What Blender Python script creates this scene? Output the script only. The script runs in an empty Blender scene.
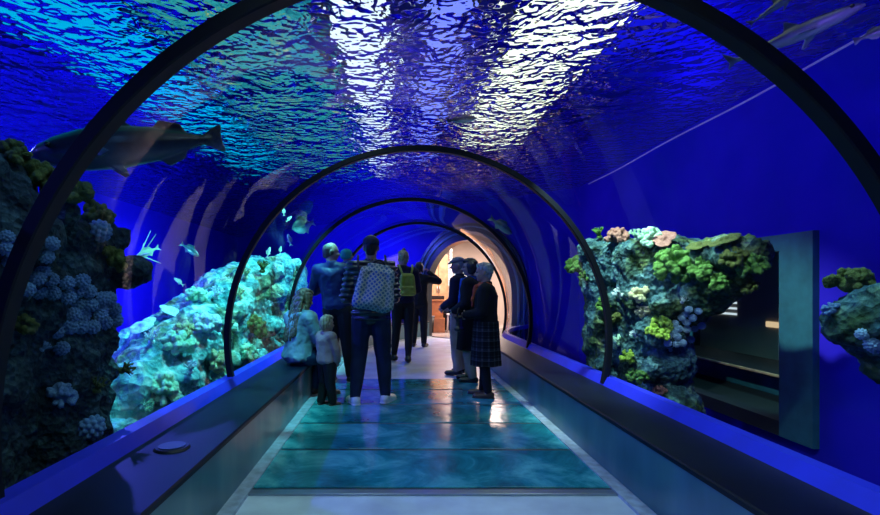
import bpy, bmesh, math, random
from mathutils import Vector, Matrix, noise, Euler
C = bpy.context.scene.collection
SC = bpy.context.scene
R = math.radians
PI = math.pi
EYE = 1.28
F = 500.0
VX, VY = 397.0, 287.0
def at(px, py, d):
    """point of the place seen at a pixel, d metres down the tunnel"""
    return Vector(((px-VX)/F*d, d, EYE-(py-VY)/F*d))
# ------------------------------------------------------------------ scene settings
SC.view_settings.view_transform = 'Standard'
SC.view_settings.look = 'None'
SC.view_settings.gamma = 1
SC.view_settings.use_curve_mapping = False
SC.view_settings.exposure = 0.0
SC.cycles.use_denoising = True
SC.cycles.caustics_reflective = False
SC.cycles.caustics_refractive = False
SC.cycles.max_bounces = 8
SC.cycles.transparent_max_bounces = 16
SC.cycles.sample_clamp_indirect = 4
cam = bpy.data.cameras.new('camera')
camo = bpy.data.objects.new('camera', cam); C.objects.link(camo)
camo.location = (0, 0, EYE); camo.rotation_euler = (R(90), 0, 0)
cam.sensor_width = 36; cam.lens = 36*F/880
cam.shift_x = 43/880; cam.shift_y = 29.5/880
cam.clip_start = 0.02; cam.clip_end = 200
SC.camera = camo
w = bpy.data.worlds.new('world'); SC.world = w; w.use_nodes = True
w.node_tree.nodes['Background'].inputs[0].default_value = (0.004, 0.012, 0.06, 1)
w.node_tree.nodes['Background'].inputs[1].default_value = 1.0
# ------------------------------------------------------------------ object helpers
def tag(o, label=None, cat=None, group=None, kind=None):
    if label: o['label'] = label
    if cat: o['category'] = cat
    if group: o['group'] = group
    if kind: o['kind'] = kind
    return o
def link(name, me, mat=None, parent=None, smooth=True):
    o = bpy.data.objects.new(name, me); C.objects.link(o)
    if mat is not None:
        me.materials.clear(); me.materials.append(mat)
    if smooth:
        me.shade_smooth()
    else:
        me.shade_flat()
    if parent is not None: o.parent = parent
    return o
def from_bm(name, bm, mat=None, parent=None, smooth=False):
    bmesh.ops.recalc_face_normals(bm, faces=bm.faces)
    me = bpy.data.meshes.new(name); bm.to_mesh(me); bm.free()
    return link(name, me, mat, parent, smooth)
def empty(name, loc, rz=0):
    o = bpy.data.objects.new(name, None); C.objects.link(o)
    o.location = loc; o.rotation_euler = (0, 0, rz); o.empty_display_size = 0.1
    return o
def copy_tree(o, parent=None):
    c = o.copy(); C.objects.link(c)
    if parent is not None: c.parent = parent
    for ch in list(o.children): copy_tree(ch, c)
    return c
def box(bm, c, s, rz=0, bevel=0):
    r = bmesh.ops.create_cube(bm, size=1, matrix=Matrix.Translation(c) @ Matrix.Rotation(rz, 4, 'Z') @ Matrix.Diagonal((*s, 1)))
    if bevel:
        es = {e for v in r['verts'] for e in v.link_edges}
        bmesh.ops.bevel(bm, geom=list(es), offset=bevel, segments=2, affect='EDGES', profile=0.5)
    return r
def tube(bm, pts, rad, n=10, cap=True):
    pts = [Vector(p) for p in pts]
    rads = rad if isinstance(rad, (list, tuple)) else [rad]*len(pts)
    rings = []
    up = Vector((0, 0, 1))
    for i, p in enumerate(pts):
        d = (pts[min(i+1, len(pts)-1)]-pts[max(i-1, 0)]).normalized()
        a = d.cross(up)
        if a.length < 1e-3: a = d.cross(Vector((1, 0, 0)))
        a.normalize(); b = d.cross(a)
        rings.append([bm.verts.new(p+(a*math.cos(t)+b*math.sin(t))*rads[i]) for t in [2*PI*k/n for k in range(n)]])
    for i in range(len(rings)-1):
        for k in range(n):
            bm.faces.new((rings[i][k], rings[i][(k+1) % n], rings[i+1][(k+1) % n], rings[i+1][k]))
    if cap:
        bm.faces.new(rings[0]); bm.faces.new(rings[-1])
def cyl(bm, c, r, h, n=20, r2=None):
    bmesh.ops.create_cone(bm, cap_ends=True, segments=n, radius1=r, radius2=r if r2 is None else r2, depth=h, matrix=Matrix.Translation(c))
def ball(bm, c, r, sub=3, rot=None):
    s = r if isinstance(r, (tuple, list, Vector)) else (r, r, r)
    M = Matrix.Translation(c)
    if rot is not None: M = M @ rot.to_4x4()
    return bmesh.ops.create_icosphere(bm, subdivisions=sub, radius=1, matrix=M @ Matrix.Diagonal((*s, 1)))
def hull(bm, a, ra, b, rb, sub=2):
    """a tapered limb: the convex hull of two ellipsoids"""
    t = bmesh.new()
    ball(t, a, ra, sub); ball(t, b, rb, sub)
    bmesh.ops.convex_hull(t, input=t.verts)
    for v in [v for v in t.verts if not v.link_faces]: t.verts.remove(v)
    me = bpy.data.meshes.new('tmp'); t.to_mesh(me); t.free()
    bm.from_mesh(me); bpy.data.meshes.remove(me)
def remesh(bm, voxel, smooth=4, fac=0.5, disp=None):
    """one continuous skin over overlapping pieces; returns a mesh"""
    me = bpy.data.meshes.new('tmp'); bm.to_mesh(me); bm.free()
    o = bpy.data.objects.new('tmp', me); C.objects.link(o)
    m = o.modifiers.new('r', 'REMESH'); m.mode = 'VOXEL'; m.voxel_size = voxel; m.adaptivity = 0
    if smooth:
        s = o.modifiers.new('s', 'SMOOTH'); s.iterations = smooth; s.factor = fac
    for (size, strength) in disp or ():
        tx = bpy.data.textures.new('wrinkle', 'CLOUDS'); tx.noise_scale = size; tx.noise_depth = 2
        d = o.modifiers.new('d', 'DISPLACE'); d.texture = tx; d.strength = strength; d.mid_level = 0.5; d.texture_coords = 'LOCAL'
    dg = bpy.context.evaluated_depsgraph_get()
    out = bpy.data.meshes.new_from_object(o.evaluated_get(dg))
    bpy.data.objects.remove(o); bpy.data.meshes.remove(me)
    return out
# ------------------------------------------------------------------ material helpers
class NT:
    def __init__(s, name):
        s.m = bpy.data.materials.new(name); s.m.use_nodes = True
        s.t = s.m.node_tree; s.n = s.t.nodes; s.n.clear()
        s.out = s.n.new('ShaderNodeOutputMaterial')
    def __call__(s, typ, inp=None, **kw):
        nd = s.n.new('ShaderNode'+typ)
        for k, v in kw.items(): setattr(nd, k, v)
        for k, v in (inp or {}).items():
            sk = nd.inputs[k]
            if hasattr(v, 'is_linked') or isinstance(v, bpy.types.NodeSocket): s.t.links.new(v, sk)
            elif isinstance(v, bpy.types.Node): s.t.links.new(v.outputs[0], sk)
            else:
                if isinstance(v, tuple) and len(v) == 3 and sk.type == 'RGBA': v = (*v, 1)
                sk.default_value = v
        return nd
    def ramp(s, fac, stops, interp='LINEAR'):
        nd = s.n.new('ShaderNodeValToRGB'); s.t.links.new(fac, nd.inputs[0])
        cr = nd.color_ramp; cr.interpolation = interp
        while len(cr.elements) < len(stops): cr.elements.new(0.5)
        for e, (p, c) in zip(cr.elements, stops):
            e.position = p; e.color = (*c, 1) if len(c) == 3 else c
        return nd.outputs[0]
    def surf(s, sh):
        s.t.links.new(sh.outputs[0] if isinstance(sh, bpy.types.Node) else sh, s.out.inputs[0]); return s.m
    def coord(s, scale=(1, 1, 1), gen='Object'):
        tc = s('TexCoord'); mp = s('Mapping', {'Vector': tc.outputs[gen], 'Scale': scale}); return mp.outputs[0]
def bumped(t, vec, scale, strength, dist=0.02, detail=4, typ='TexNoise'):
    n = t(typ, {'Vector': vec, 'Scale': scale})
    if typ == 'TexNoise': n.inputs['Detail'].default_value = detail
    return t('Bump', {'Height': n.outputs[0], 'Strength': strength, 'Distance': dist}).outputs[0]
def plain(name, col, rough=0.5, metal=0, spec=0.5, var=0.0, vscale=8, bump=0, bscale=40, coat=0, sheen=0):
    t = NT(name)
    p = t('BsdfPrincipled', {'Base Color': col, 'Roughness': rough, 'Metallic': metal, 'Specular IOR Level': spec, 'Coat Weight': coat, 'Sheen Weight': sheen})
    v = t.coord()
    if var:
        n = t('TexNoise', {'Vector': v, 'Scale': vscale, 'Detail': 5.0})
        lo = tuple(max(0, c*(1-var)) for c in col); hi = tuple(min(1, c*(1+var)) for c in col)
        t.t.links.new(t.ramp(n.outputs[0], [(0.3, lo), (0.7, hi)]), p.inputs['Base Color'])
    if bump:
        n = t('TexNoise', {'Vector': v, 'Scale': bscale, 'Detail': 4.0})
        b = t('Bump', {'Height': n.outputs[0], 'Strength': bump, 'Distance': 0.01})
        t.t.links.new(b.outputs[0], p.inputs['Normal'])
    return t.surf(p)
def glow(name, col, strength):
    t = NT(name); return t.surf(t('Emission', {'Color': col, 'Strength': strength}))
# ------------------------------------------------------------------ tunnel line: straight, then a bend to the right
BEND0, RHO, BANG = 8.43, 5.05, R(45)
def line(s):
    """(point, heading) at s metres along the tunnel; s equals y on the straight stretch"""
    if s <= BEND0: return Vector((0.19, s, 0)), 0.0
    a = (s-BEND0)/RHO
    if a <= BANG:
        return Vector((0.19+RHO*(1-math.cos(a)), BEND0+RHO*math.sin(a), 0)), a
    e = (a-BANG)*RHO
    p = Vector((0.19+RHO*(1-math.cos(BANG)), BEND0+RHO*math.sin(BANG), 0))
    return p+Vector((math.sin(BANG), math.cos(BANG), 0))*e, BANG
S_END = BEND0+RHO*BANG
def off(s, u, z):
    p, h = line(s)
    return Vector((p.x+u*math.cos(h), p.y-u*math.sin(h), z))
def lerp(a, b, t): return a+(b-a)*max(0, min(1, t))
def ring(s):
    """(centre offset, centre height, radius) of the acrylic vault"""
    t = (s-1.89)/(4.5-1.89)
    return lerp(0.086, 0.0, t), lerp(0.70, 0.81, t), lerp(1.85, 1.74, t)
def samples(a, b, step):
    n = max(1, int(math.ceil((b-a)/step))); return [a+(b-a)*i/n for i in range(n+1)]
def sweep(bm, prof, ss, closed=True):
    """carry an outline of (offset, height) along the tunnel"""
    rows = [[bm.verts.new(off(s, u, z)) for (u, z) in prof] for s in ss]
    n = len(prof)
    for i in range(len(rows)-1):
        for k in range(n if closed else n-1):
            bm.faces.new((rows[i][k], rows[i][(k+1) % n], rows[i+1][(k+1) % n], rows[i+1][k]))
    if closed:
        bm.faces.new(rows[0]); bm.faces.new(rows[-1])
# ------------------------------------------------------------------ setting materials
def mat_tank_wall():
    t = NT('tank_blue_paint')
    v = t.coord()
    n = t('TexNoise', {'Vector': v, 'Scale': 0.7, 'Detail': 3.0})
    c = t.ramp(n.outputs[0], [(0.3, (0.012, 0.012, 0.50)), (0.7, (0.05, 0.02, 0.72))])
    return t.surf(t('BsdfPrincipled', {'Base Color': c, 'Roughness': 0.9, 'Specular IOR Level': 0.1}))
def mat_water():
    t = NT('water_surface')
    v = t.coord((1.0, 1.0, 1.0))
    n1 = t('TexNoise', {'Vector': v, 'Scale': 2.3, 'Detail': 3.0, 'Roughness': 0.5, 'Distortion': 1.0})
    n2 = t('TexNoise', {'Vector': v, 'Scale': 9.0, 'Detail': 1.0, 'Distortion': 0.3})
    s = t('Math', {0: n2.outputs[0], 1: 0.5}, operation='MULTIPLY')
    a = t('Math', {0: n1.outputs[0], 1: s.outputs[0]}, operation='ADD')
    b = t('Bump', {'Height': a.outputs[0], 'Strength': 1.0, 'Distance': WAVE})
    refr = t('BsdfGlass', {'Color': (0.85, 0.97, 1.0), 'Roughness': 0.0, 'IOR': 1.06, 'Normal': b.outputs[0]})
    return t.surf(refr)
WAVE = 0.23
def mat_acrylic(name='acrylic', ior=1.15):
    t = NT(name)
    v = t.coord((1, 0.25, 1))
    b = bumped(t, v, 1.5, 0.06, 0.05, 2, 'TexNoise')
    gm = t('NewGeometry')
    ior = t('MapRange', {'Value': gm.outputs['Backfacing'], 'To Min': ior, 'To Max': 1/ior})   # the same thin sheet from either side
    fr = t('Fresnel', {'IOR': ior.outputs[0], 'Normal': b})
    g = t('BsdfGlossy', {'Color': (1, 1, 1), 'Roughness': 0.015, 'Normal': b})
    tr = t('BsdfTransparent', {'Color': (0.97, 0.99, 1.0)})
    return t.surf(t('MixShader', {0: fr.outputs[0], 1: tr.outputs[0], 2: g.outputs[0]}))
def mat_glass_floor():
    t = NT('teal_glass')
    v = t.coord((1, 1, 1))
    n = t('TexNoise', {'Vector': v, 'Scale': 2.2, 'Detail': 6.0, 'Roughness': 0.65, 'Distortion': 0.8})
    c = t.ramp(n.outputs[0], [(0.3, (0.006, 0.10, 0.14)), (0.5, (0.02, 0.28, 0.34)), (0.72, (0.14, 0.62, 0.66))])
    n2 = t('TexNoise', {'Vector': v, 'Scale': 9.0, 'Detail': 2.0})
    b = t('Bump', {'Height': n2.outputs[0], 'Strength': 0.12, 'Distance': 0.02})
    return t.surf(t('BsdfPrincipled', {'Base Color': c, 'Roughness': 0.16, 'IOR': 1.5, 'Specular IOR Level': 0.6, 'Normal': b.outputs[0]}))
M = {}
M['tank'] = mat_tank_wall(); M['water'] = mat_water(); M['acrylic'] = mat_acrylic(); M['acrylic_bend'] = mat_acrylic('acrylic_at_the_bend', 1.49); M['glassfloor'] = mat_glass_floor()
M['floor'] = plain('pale_resin_floor', (0.66, 0.78, 0.88), 0.28, var=0.2, vscale=3, bump=0.05)
M['roomfloor'] = plain('warm_room_floor', (0.42, 0.38, 0.36), 0.22, var=0.2, vscale=2)
M['strip'] = plain('floor_edge_strip', (0.36, 0.45, 0.55), 0.45, var=0.3, vscale=14)
M['steel'] = plain('brushed_steel', (0.35, 0.42, 0.5), 0.3, metal=0.8)
M['ledge_top'] = plain('black_polished_ledge', (0.002, 0.005, 0.014), 0.45, spec=0.16, var=0.3, vscale=3, bump=0.03, bscale=6)
def mat_face():
    t = NT('teal_bench_panel')
    v = t.coord((0.6, 1.4, 0.5))
    n = t('TexNoise', {'Vector': v, 'Scale': 2.4, 'Detail': 3.0, 'Roughness': 0.5})
    c = t.ramp(n.outputs[0], [(0.3, (0.025, 0.11, 0.14)), (0.55, (0.05, 0.17, 0.21)), (0.75, (0.12, 0.24, 0.25))])
    return t.surf(t('BsdfPrincipled', {'Base Color': c, 'Roughness': 0.3, 'Specular IOR Level': 0.5}))
M['face'] = mat_face()
M['blue_edge'] = plain('blue_sealant_edge', (0.02, 0.03, 0.66), 0.4, var=0.1, vscale=5)
M['rib'] = plain('blue_black_metal', (0.004, 0.006, 0.011), 0.45, spec=0.25)
M['seam'] = plain('dark_seam', (0.006, 0.02, 0.03), 0.4)
M['gravel'] = plain('blue_grey_gravel', (0.10, 0.12, 0.20), 0.9, var=0.6, vscale=20, bump=0.6, bscale=30)
M['hall'] = plain('blue_hall_ceiling', (0.03, 0.04, 0.55), 0.9)
# ------------------------------------------------------------------ floor
bm = bmesh.new()
ss = samples(-2.4, S_END, 0.25)
sweep(bm, [(-1.25, -0.06), (1.32, -0.06), (1.32, 0.0), (-1.25, 0.0)], ss)
tag(from_bm('floor', bm, M['floor']), kind='structure')
GY0, GP = 3.14, 0.755
words5 = ['teal glass floor panel nearest the pale floor in front', 'second teal glass floor panel from the steel strip',
          'third teal glass floor panel from the steel strip', 'fourth glass floor panel from the steel strip, by the white sneakers',
          'farthest teal glass floor panel, below the people on the right']
for k in range(5):
    y0, y1 = GY0+GP*k, GY0+GP*(k+1)
    g = empty('glass_floor_panel', (0.2, (y0+y1)/2, 0))
    tag(g, words5[k], 'floor panel', 'glass panels in the tunnel floor')
    bm = bmesh.new(); box(bm, (0.02, 0.012, 0.006), (2.30, GP-0.044, 0.012), 0, 0.003)
    from_bm('glass_pane', bm, M['glassfloor'], g)
    bm = bmesh.new(); box(bm, (0.02, -GP/2, 0.004), (2.34, 0.04, 0.008))
    from_bm('seam', bm, M['seam'], g)
bm = bmesh.new(); box(bm, (0.22, GY0-0.045, 0.007), (2.36, 0.07, 0.014), 0, 0.003)
tag(from_bm('threshold_strip', bm, M['steel']), 'brushed steel strip across floor before the first glass panel', 'floor strip')
for sgn, nm in ((-1, 'trim_1'), (1, 'trim_2')):
    bm = bmesh.new()
    u0, u1 = ((-1.19, -1.10) if sgn < 0 else (1.16, 1.25))
    sweep(bm, [(u0, 0.0), (u1, 0.0), (u1, 0.02), (u0, 0.02)], ss)
    tag(from_bm(nm, bm, M['strip']), kind='structure')
# ------------------------------------------------------------------ ledges along both walls
LZ = 0.40
def ledge(nm, ui, uo, ucurb, sgn):
    root = empty(nm, (0, 0, 0)); root['kind'] = 'structure'
    bm = bmesh.new(); sweep(bm, [(ui, 0.0), (ui+sgn*0.03, 0.0), (ui+sgn*0.03, LZ-0.03), (ui, LZ-0.03)], ss)
    from_bm('face_panel', bm, M['face'], root)
    bm = bmesh.new(); sweep(bm, [(ui-sgn*0.012, LZ-0.03), (uo, LZ-0.03), (uo, LZ), (ui-sgn*0.004, LZ), (ui-sgn*0.012, LZ-0.008)], ss)
    from_bm('ledge_top', bm, M['ledge_top'], root)
    bm = bmesh.new(); sweep(bm, [(uo-sgn*0.005, LZ), (ucurb, LZ), (ucurb, LZ+0.075), (uo+sgn*0.035, LZ+0.075)], ss)
    from_bm('blue_edge', bm, M['blue_edge'], root)
    return root
ledge('wall_left_ledge', -1.19, -1.62, -1.75, -1)
ledge('wall_right_ledge', 1.25, 1.655, 1.76, 1)
v = empty('ledge_cap', (-1.2, 2.0, LZ)); tag(v, 'round black cap set in the top of the left ledge', 'cap')
p = at(172, 448, 2.73); v.location = (p.x, p.y, LZ)
bm = bmesh.new(); cyl(bm, (0, 0, 0.006), 0.095, 0.012, 32, 0.085); from_bm('rim', bm, M['rib'], v)
bm = bmesh.new(); cyl(bm, (0, 0, 0.014), 0.07, 0.006, 32); from_bm('lid', bm, M['seam'], v)
# ------------------------------------------------------------------ acrylic vault, one sheet per bay
def vault(nm, s0, s1):
    bm = bmesh.new(); N = 72
    rows = []
    for s in samples(s0, s1, 0.15):
        cu, cz, r = ring(s)
        a0 = -math.asin((cz-LZ-0.05)/r)
        rows.append([bm.verts.new(off(s, cu+r*math.cos(a), cz+r*math.sin(a))) for a in [a0+(PI-2*a0)*k/N for k in range(N+1)]])
    for i in range(len(rows)-1):
        for k in range(N): bm.faces.new((rows[i][k], rows[i][k+1], rows[i+1][k+1], rows[i+1][k]))
    o = from_bm(nm, bm, M['acrylic_bend' if s0 > 7 else 'acrylic'], smooth=True); o['kind'] = 'structure'; return o
RS = [-0.72, 1.89, 4.50, 7.12, 9.78]
cuts = [-2.4]+RS+[S_END]
for k in range(len(cuts)-1): vault('ceiling_vault_%d' % (k+1), cuts[k], cuts[k+1])
riblab = [None, 'nearest thick dark arch rib sweeping over the top of the view', 'second dark arch rib over the seated woman and bald man',
          'third dark arch rib, a thin arc above the people', 'farthest dark arch rib where the tunnel starts to bend']
for k, s in enumerate(RS):
    if k == 0: continue
    bm = bmesh.new(); cu, cz, r = ring(s)
    a0 = -math.asin((cz-LZ-0.005)/r); N = 96
    q1, q2 = (0.037, 0.054) if k == 1 else (0.03, 0.048)
    rows = []
    for a in [a0+(PI-2*a0)*q/N for q in range(N+1)]:
        rows.append([bm.verts.new(off(s+ds, cu+(r-dr)*math.cos(a), cz+(r-dr)*math.sin(a))) for ds, dr in
                     ((-q1, 0.0), (-q1, q2-.006), (-q1+.006, q2), (q1-.006, q2), (q1, q2-.006), (q1, 0.0))])
    for i in range(N):
        for q in range(6): bm.faces.new((rows[i][q], rows[i][(q+1) % 6], rows[i+1][(q+1) % 6], rows[i+1][q]))
    bm.faces.new(rows[0]); bm.faces.new(rows[-1])
    tag(from_bm('arch_rib_frame', bm, M['rib']), riblab[k], 'arch rib', 'arch ribs of the tunnel')
# ------------------------------------------------------------------ the tank around the tunnel
WX, LX, Y0, ZT, ZB, ZW = 3.65, -6.5, -2.4, 4.2, -0.6, 3.28
PC, PH = line(S_END)          # portal centre on the floor, heading
PR = Vector((math.cos(PH), -math.sin(PH), 0)); PF = Vector((math.sin(PH), math.cos(PH), 0))
def wall(nm, a, b, z0=ZB, z1=ZT, th=0.1, mat='tank'):
    a = Vector((*a, 0)); b = Vector((*b, 0)); d = (b-a); n = Vector((d.y, -d.x, 0)).normalized()*th
    bm = bmesh.new()
    vs = [bm.verts.new(q) for q in (a+Vector((0, 0, z0)), b+Vector((0, 0, z0)), b+n+Vector((0, 0, z0)), a+n+Vector((0, 0, z0)))]
    f = bm.faces.new(vs); r = bmesh.ops.extrude_face_region(bm, geom=[f])
    for v in r['geom']:
        if isinstance(v, bmesh.types.BMVert): v.co.z = z1
    o = from_bm(nm, bm, M[mat]); o['kind'] = 'structure'; return o
ksum = PC.x+PC.y
E1, E2 = (WX, ksum-WX), (LX, ksum-LX)
wall('wall_left', E2, (LX, Y0), th=-0.1)
wall('wall_back', (LX, Y0-.02), (WX, Y0-.02), th=0.1)
# right wall with the big viewing window
WY0, WY1, WZ0, WZ1 = 4.60, 6.4, -0.05, 1.68
wall('wall_right', (WX, Y0), (WX, WY0), th=0.1)
wall('wall_right_far', (WX, WY1), E1, th=0.1)
wall('wall_right_upper', (WX, WY0), (WX, WY1), z0=WZ1, th=0.1)
wall('wall_right_lower', (WX, WY0), (WX, WY1), z1=WZ0, th=0.1)
# end wall with the arched portal
def endwall():
    bm = bmesh.new()
    Ri, zs = 1.40, 1.13
    th = 0.16
    uL = -(Vector((E2[0], E2[1], 0))-PC).length; uR = (Vector((E1[0], E1[1], 0))-PC).length
    inner = [(-Ri, ZB)]+[(-Ri, 0.0)]+[(-Ri*math.cos(a), zs+Ri*math.sin(a)) for a in [PI*k/32 for k in range(33)]]+[(Ri, 0.0), (Ri, ZB)]
    outer = []
    for (u, z) in inner:
        if z <= zs: outer.append((uL if u < 0 else uR, z))
        else:
            a = math.atan2(z-zs, u)
            outer.append((uR*math.cos(a) if u > 0 else -uL*math.cos(a), zs+(ZT-zs)*min(1, math.sin(a)*1.6)))
    outer2 = [(uL, ZT), (uR, ZT)]
    for dd in (0, th):
        I = [bm.verts.new(PC+PR*u+PF*dd+Vector((0, 0, z))) for u, z in inner]
        O = [bm.verts.new(PC+PR*u+PF*dd+Vector((0, 0, z))) for u, z in outer]
        for k in range(len(I)-1): bm.faces.new((I[k], I[k+1], O[k+1], O[k]))
        T = [bm.verts.new(PC+PR*u+PF*dd+Vector((0, 0, z))) for u, z in outer2]
        top = [O[k] for k in range(len(O)) if inner[k][1] > zs-1e-6]
        h = len(top)//2
        # fill up to the top corners
        for k in range(h): bm.faces.new((top[k], top[k+1], T[0]))
        for k in range(h, len(top)-1): bm.faces.new((top[k], top[k+1], T[1]))
        bm.faces.new((T[0], top[h], T[1]))
    bmesh.ops.remove_doubles(bm, verts=bm.verts, dist=1e-5)
    o = from_bm('wall_end', bm, M['tank']); o['kind'] = 'structure'
endwall()
# portal frame: stepped dark arch with two pale blue beads
def arch_sweep(bm, prof, zs, n=40):
    rows = []
    seq = [('L', 0.0)]+[('A', PI*k/n) for k in range(n+1)]+[('R', 0.0)]
    for k, a in seq:
        row = []
        for r, d in prof:
            if k == 'L': u, z = -r, 0.0
            elif k == 'R': u, z = r, 0.0
            else: u, z = -r*math.cos(a), zs+r*math.sin(a)
            row.append(bm.verts.new(PC+PR*u+PF*d+Vector((0, 0, z))))
        rows.append(row)
    for i in range(len(rows)-1):
        for q in range(len(prof)):
            bm.faces.new((rows[i][q], rows[i][(q+1) % len(prof)], rows[i+1][(q+1) % len(prof)], rows[i+1][q]))
    bm.faces.new(rows[0]); bm.faces.new(rows[-1])
pf = empty('door_1', PC); pf['kind'] = 'structure'
M['portal'] = plain('portal_dark_teal', (0.015, 0.035, 0.055), 0.3)
M['bead'] = plain('portal_blue_bead', (0.12, 0.3, 0.42), 0.3)
for nm, prof, mt in (('arch_frame', [(1.27, -0.05), (1.68, -0.05), (1.68, 0.0), (1.40, 0.0), (1.40, 0.2), (1.27, 0.2)], 'portal'),
                     ('bead', [(1.43, -0.08), (1.48, -0.08), (1.48, -0.05), (1.43, -0.05)], 'bead'),
                     ('bead', [(1.58, -0.08), (1.61, -0.08), (1.61, -0.05), (1.58, -0.05)], 'bead')):
    bm = bmesh.new(); arch_sweep(bm, prof, 1.13); o = from_bm(nm, bm, M[mt]); o.parent = pf; o.matrix_parent_inverse = Matrix.Translation(-PC)
# tank bottom, hall ceiling, water
def poly(nm, pts, z, mat, th=0.05, down=True):
    bm = bmesh.new()
    f = bm.faces.new([bm.verts.new((x, y, z)) for x, y in pts])
    if th:
        r = bmesh.ops.extrude_face_region(bm, geom=[f])
        for v in r['geom']:
            if isinstance(v, bmesh.types.BMVert): v.co.z = z-th if down else z+th
    o = from_bm(nm, bm, M[mat]); o['kind'] = 'structure'; return o
TANK = [(LX, Y0), (WX, Y0), E1, E2]
poly('floor_tank_bottom', TANK, ZB, 'gravel')
poly('ceiling_hall', TANK, ZT, 'hall', down=False)
bm = bmesh.new(); bm.faces.new([bm.verts.new((x, y, ZW)) for x, y in TANK])
bmesh.ops.recalc_face_normals(bm, faces=bm.faces)
for f in bm.faces:
    if f.normal.z < 0: f.normal_flip()
me = bpy.data.meshes.new('water_surface'); bm.to_mesh(me); bm.free()
o = link('water', me, M['water'], smooth=False); o['kind'] = 'structure'
# thin pale hose along the right wall at the water line
bm = bmesh.new()
tube(bm, [(WX-0.006, y, ZW-0.05+0.01*math.sin(y*2.1)) for y in samples(1.5, 9.5, 0.25)], 0.011, 8)
M['hose'] = plain('pale_hose', (0.95, 0.95, 0.98), 0.4)
tag(from_bm('water_hose', bm, M['hose'], smooth=True), 'thin white hose running along the right tank wall near the surface', 'hose')
# ------------------------------------------------------------------ people
def V(*a): return Vector(a)
M['skin'] = plain('skin', (0.52, 0.33, 0.25), 0.5, var=0.08)
M['eye'] = plain('dark_eye', (0.02, 0.02, 0.025), 0.2)
M['lips'] = plain('lips', (0.42, 0.17, 0.15), 0.5)
def cloth(name, col, rough=0.8, var=0.25, bump=0.25, bscale=14, sheen=0.0, vscale=6):
    return plain(name, col, rough, var=var, vscale=vscale, bump=bump, bscale=bscale, sheen=sheen, spec=0.3)
def hairmat(name, a, b):
    t = NT(name); v = t.coord((60, 60, 5))
    n = t('TexNoise', {'Vector': v, 'Scale': 1.0, 'Detail': 3.0})
    c = t.ramp(n.outputs[0], [(0.35, a), (0.65, b)])
    bb = t('Bump', {'Height': n.outputs[0], 'Strength': 0.5, 'Distance': 0.01})
    return t.surf(t('BsdfPrincipled', {'Base Color': c, 'Roughness': 0.45, 'Normal': bb.outputs[0]}))
STAND = dict(pelvis=V(0, 0, .95), waist=V(0, 0, 1.10), chest=V(0, 0, 1.33), neck=V(0, -.005, 1.475), head=V(0, .015, 1.635),
             sh=[V(-.175, -.01, 1.405), V(.175, -.01, 1.405)], el=[V(-.235, -.03, 1.13), V(.235, -.03, 1.13)],
             wr=[V(-.24, .06, .89), V(.24, .06, .89)], hd=[V(0, .25, -1), V(0, .25, -1)], hip=[V(-.088, 0, .90), V(.088, 0, .90)],
             kn=[V(-.10, .015, .49), V(.10, .015, .49)], an=[V(-.11, -.02, .085), V(.11, -.02, .085)], toe=[V(-.12, 1, 0), V(.12, 1, 0)])
def pose(**k):
    p = {a: ([q.copy() for q in b] if isinstance(b, list) else b.copy()) for a, b in STAND.items()}
    p.update(k); return p
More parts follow.
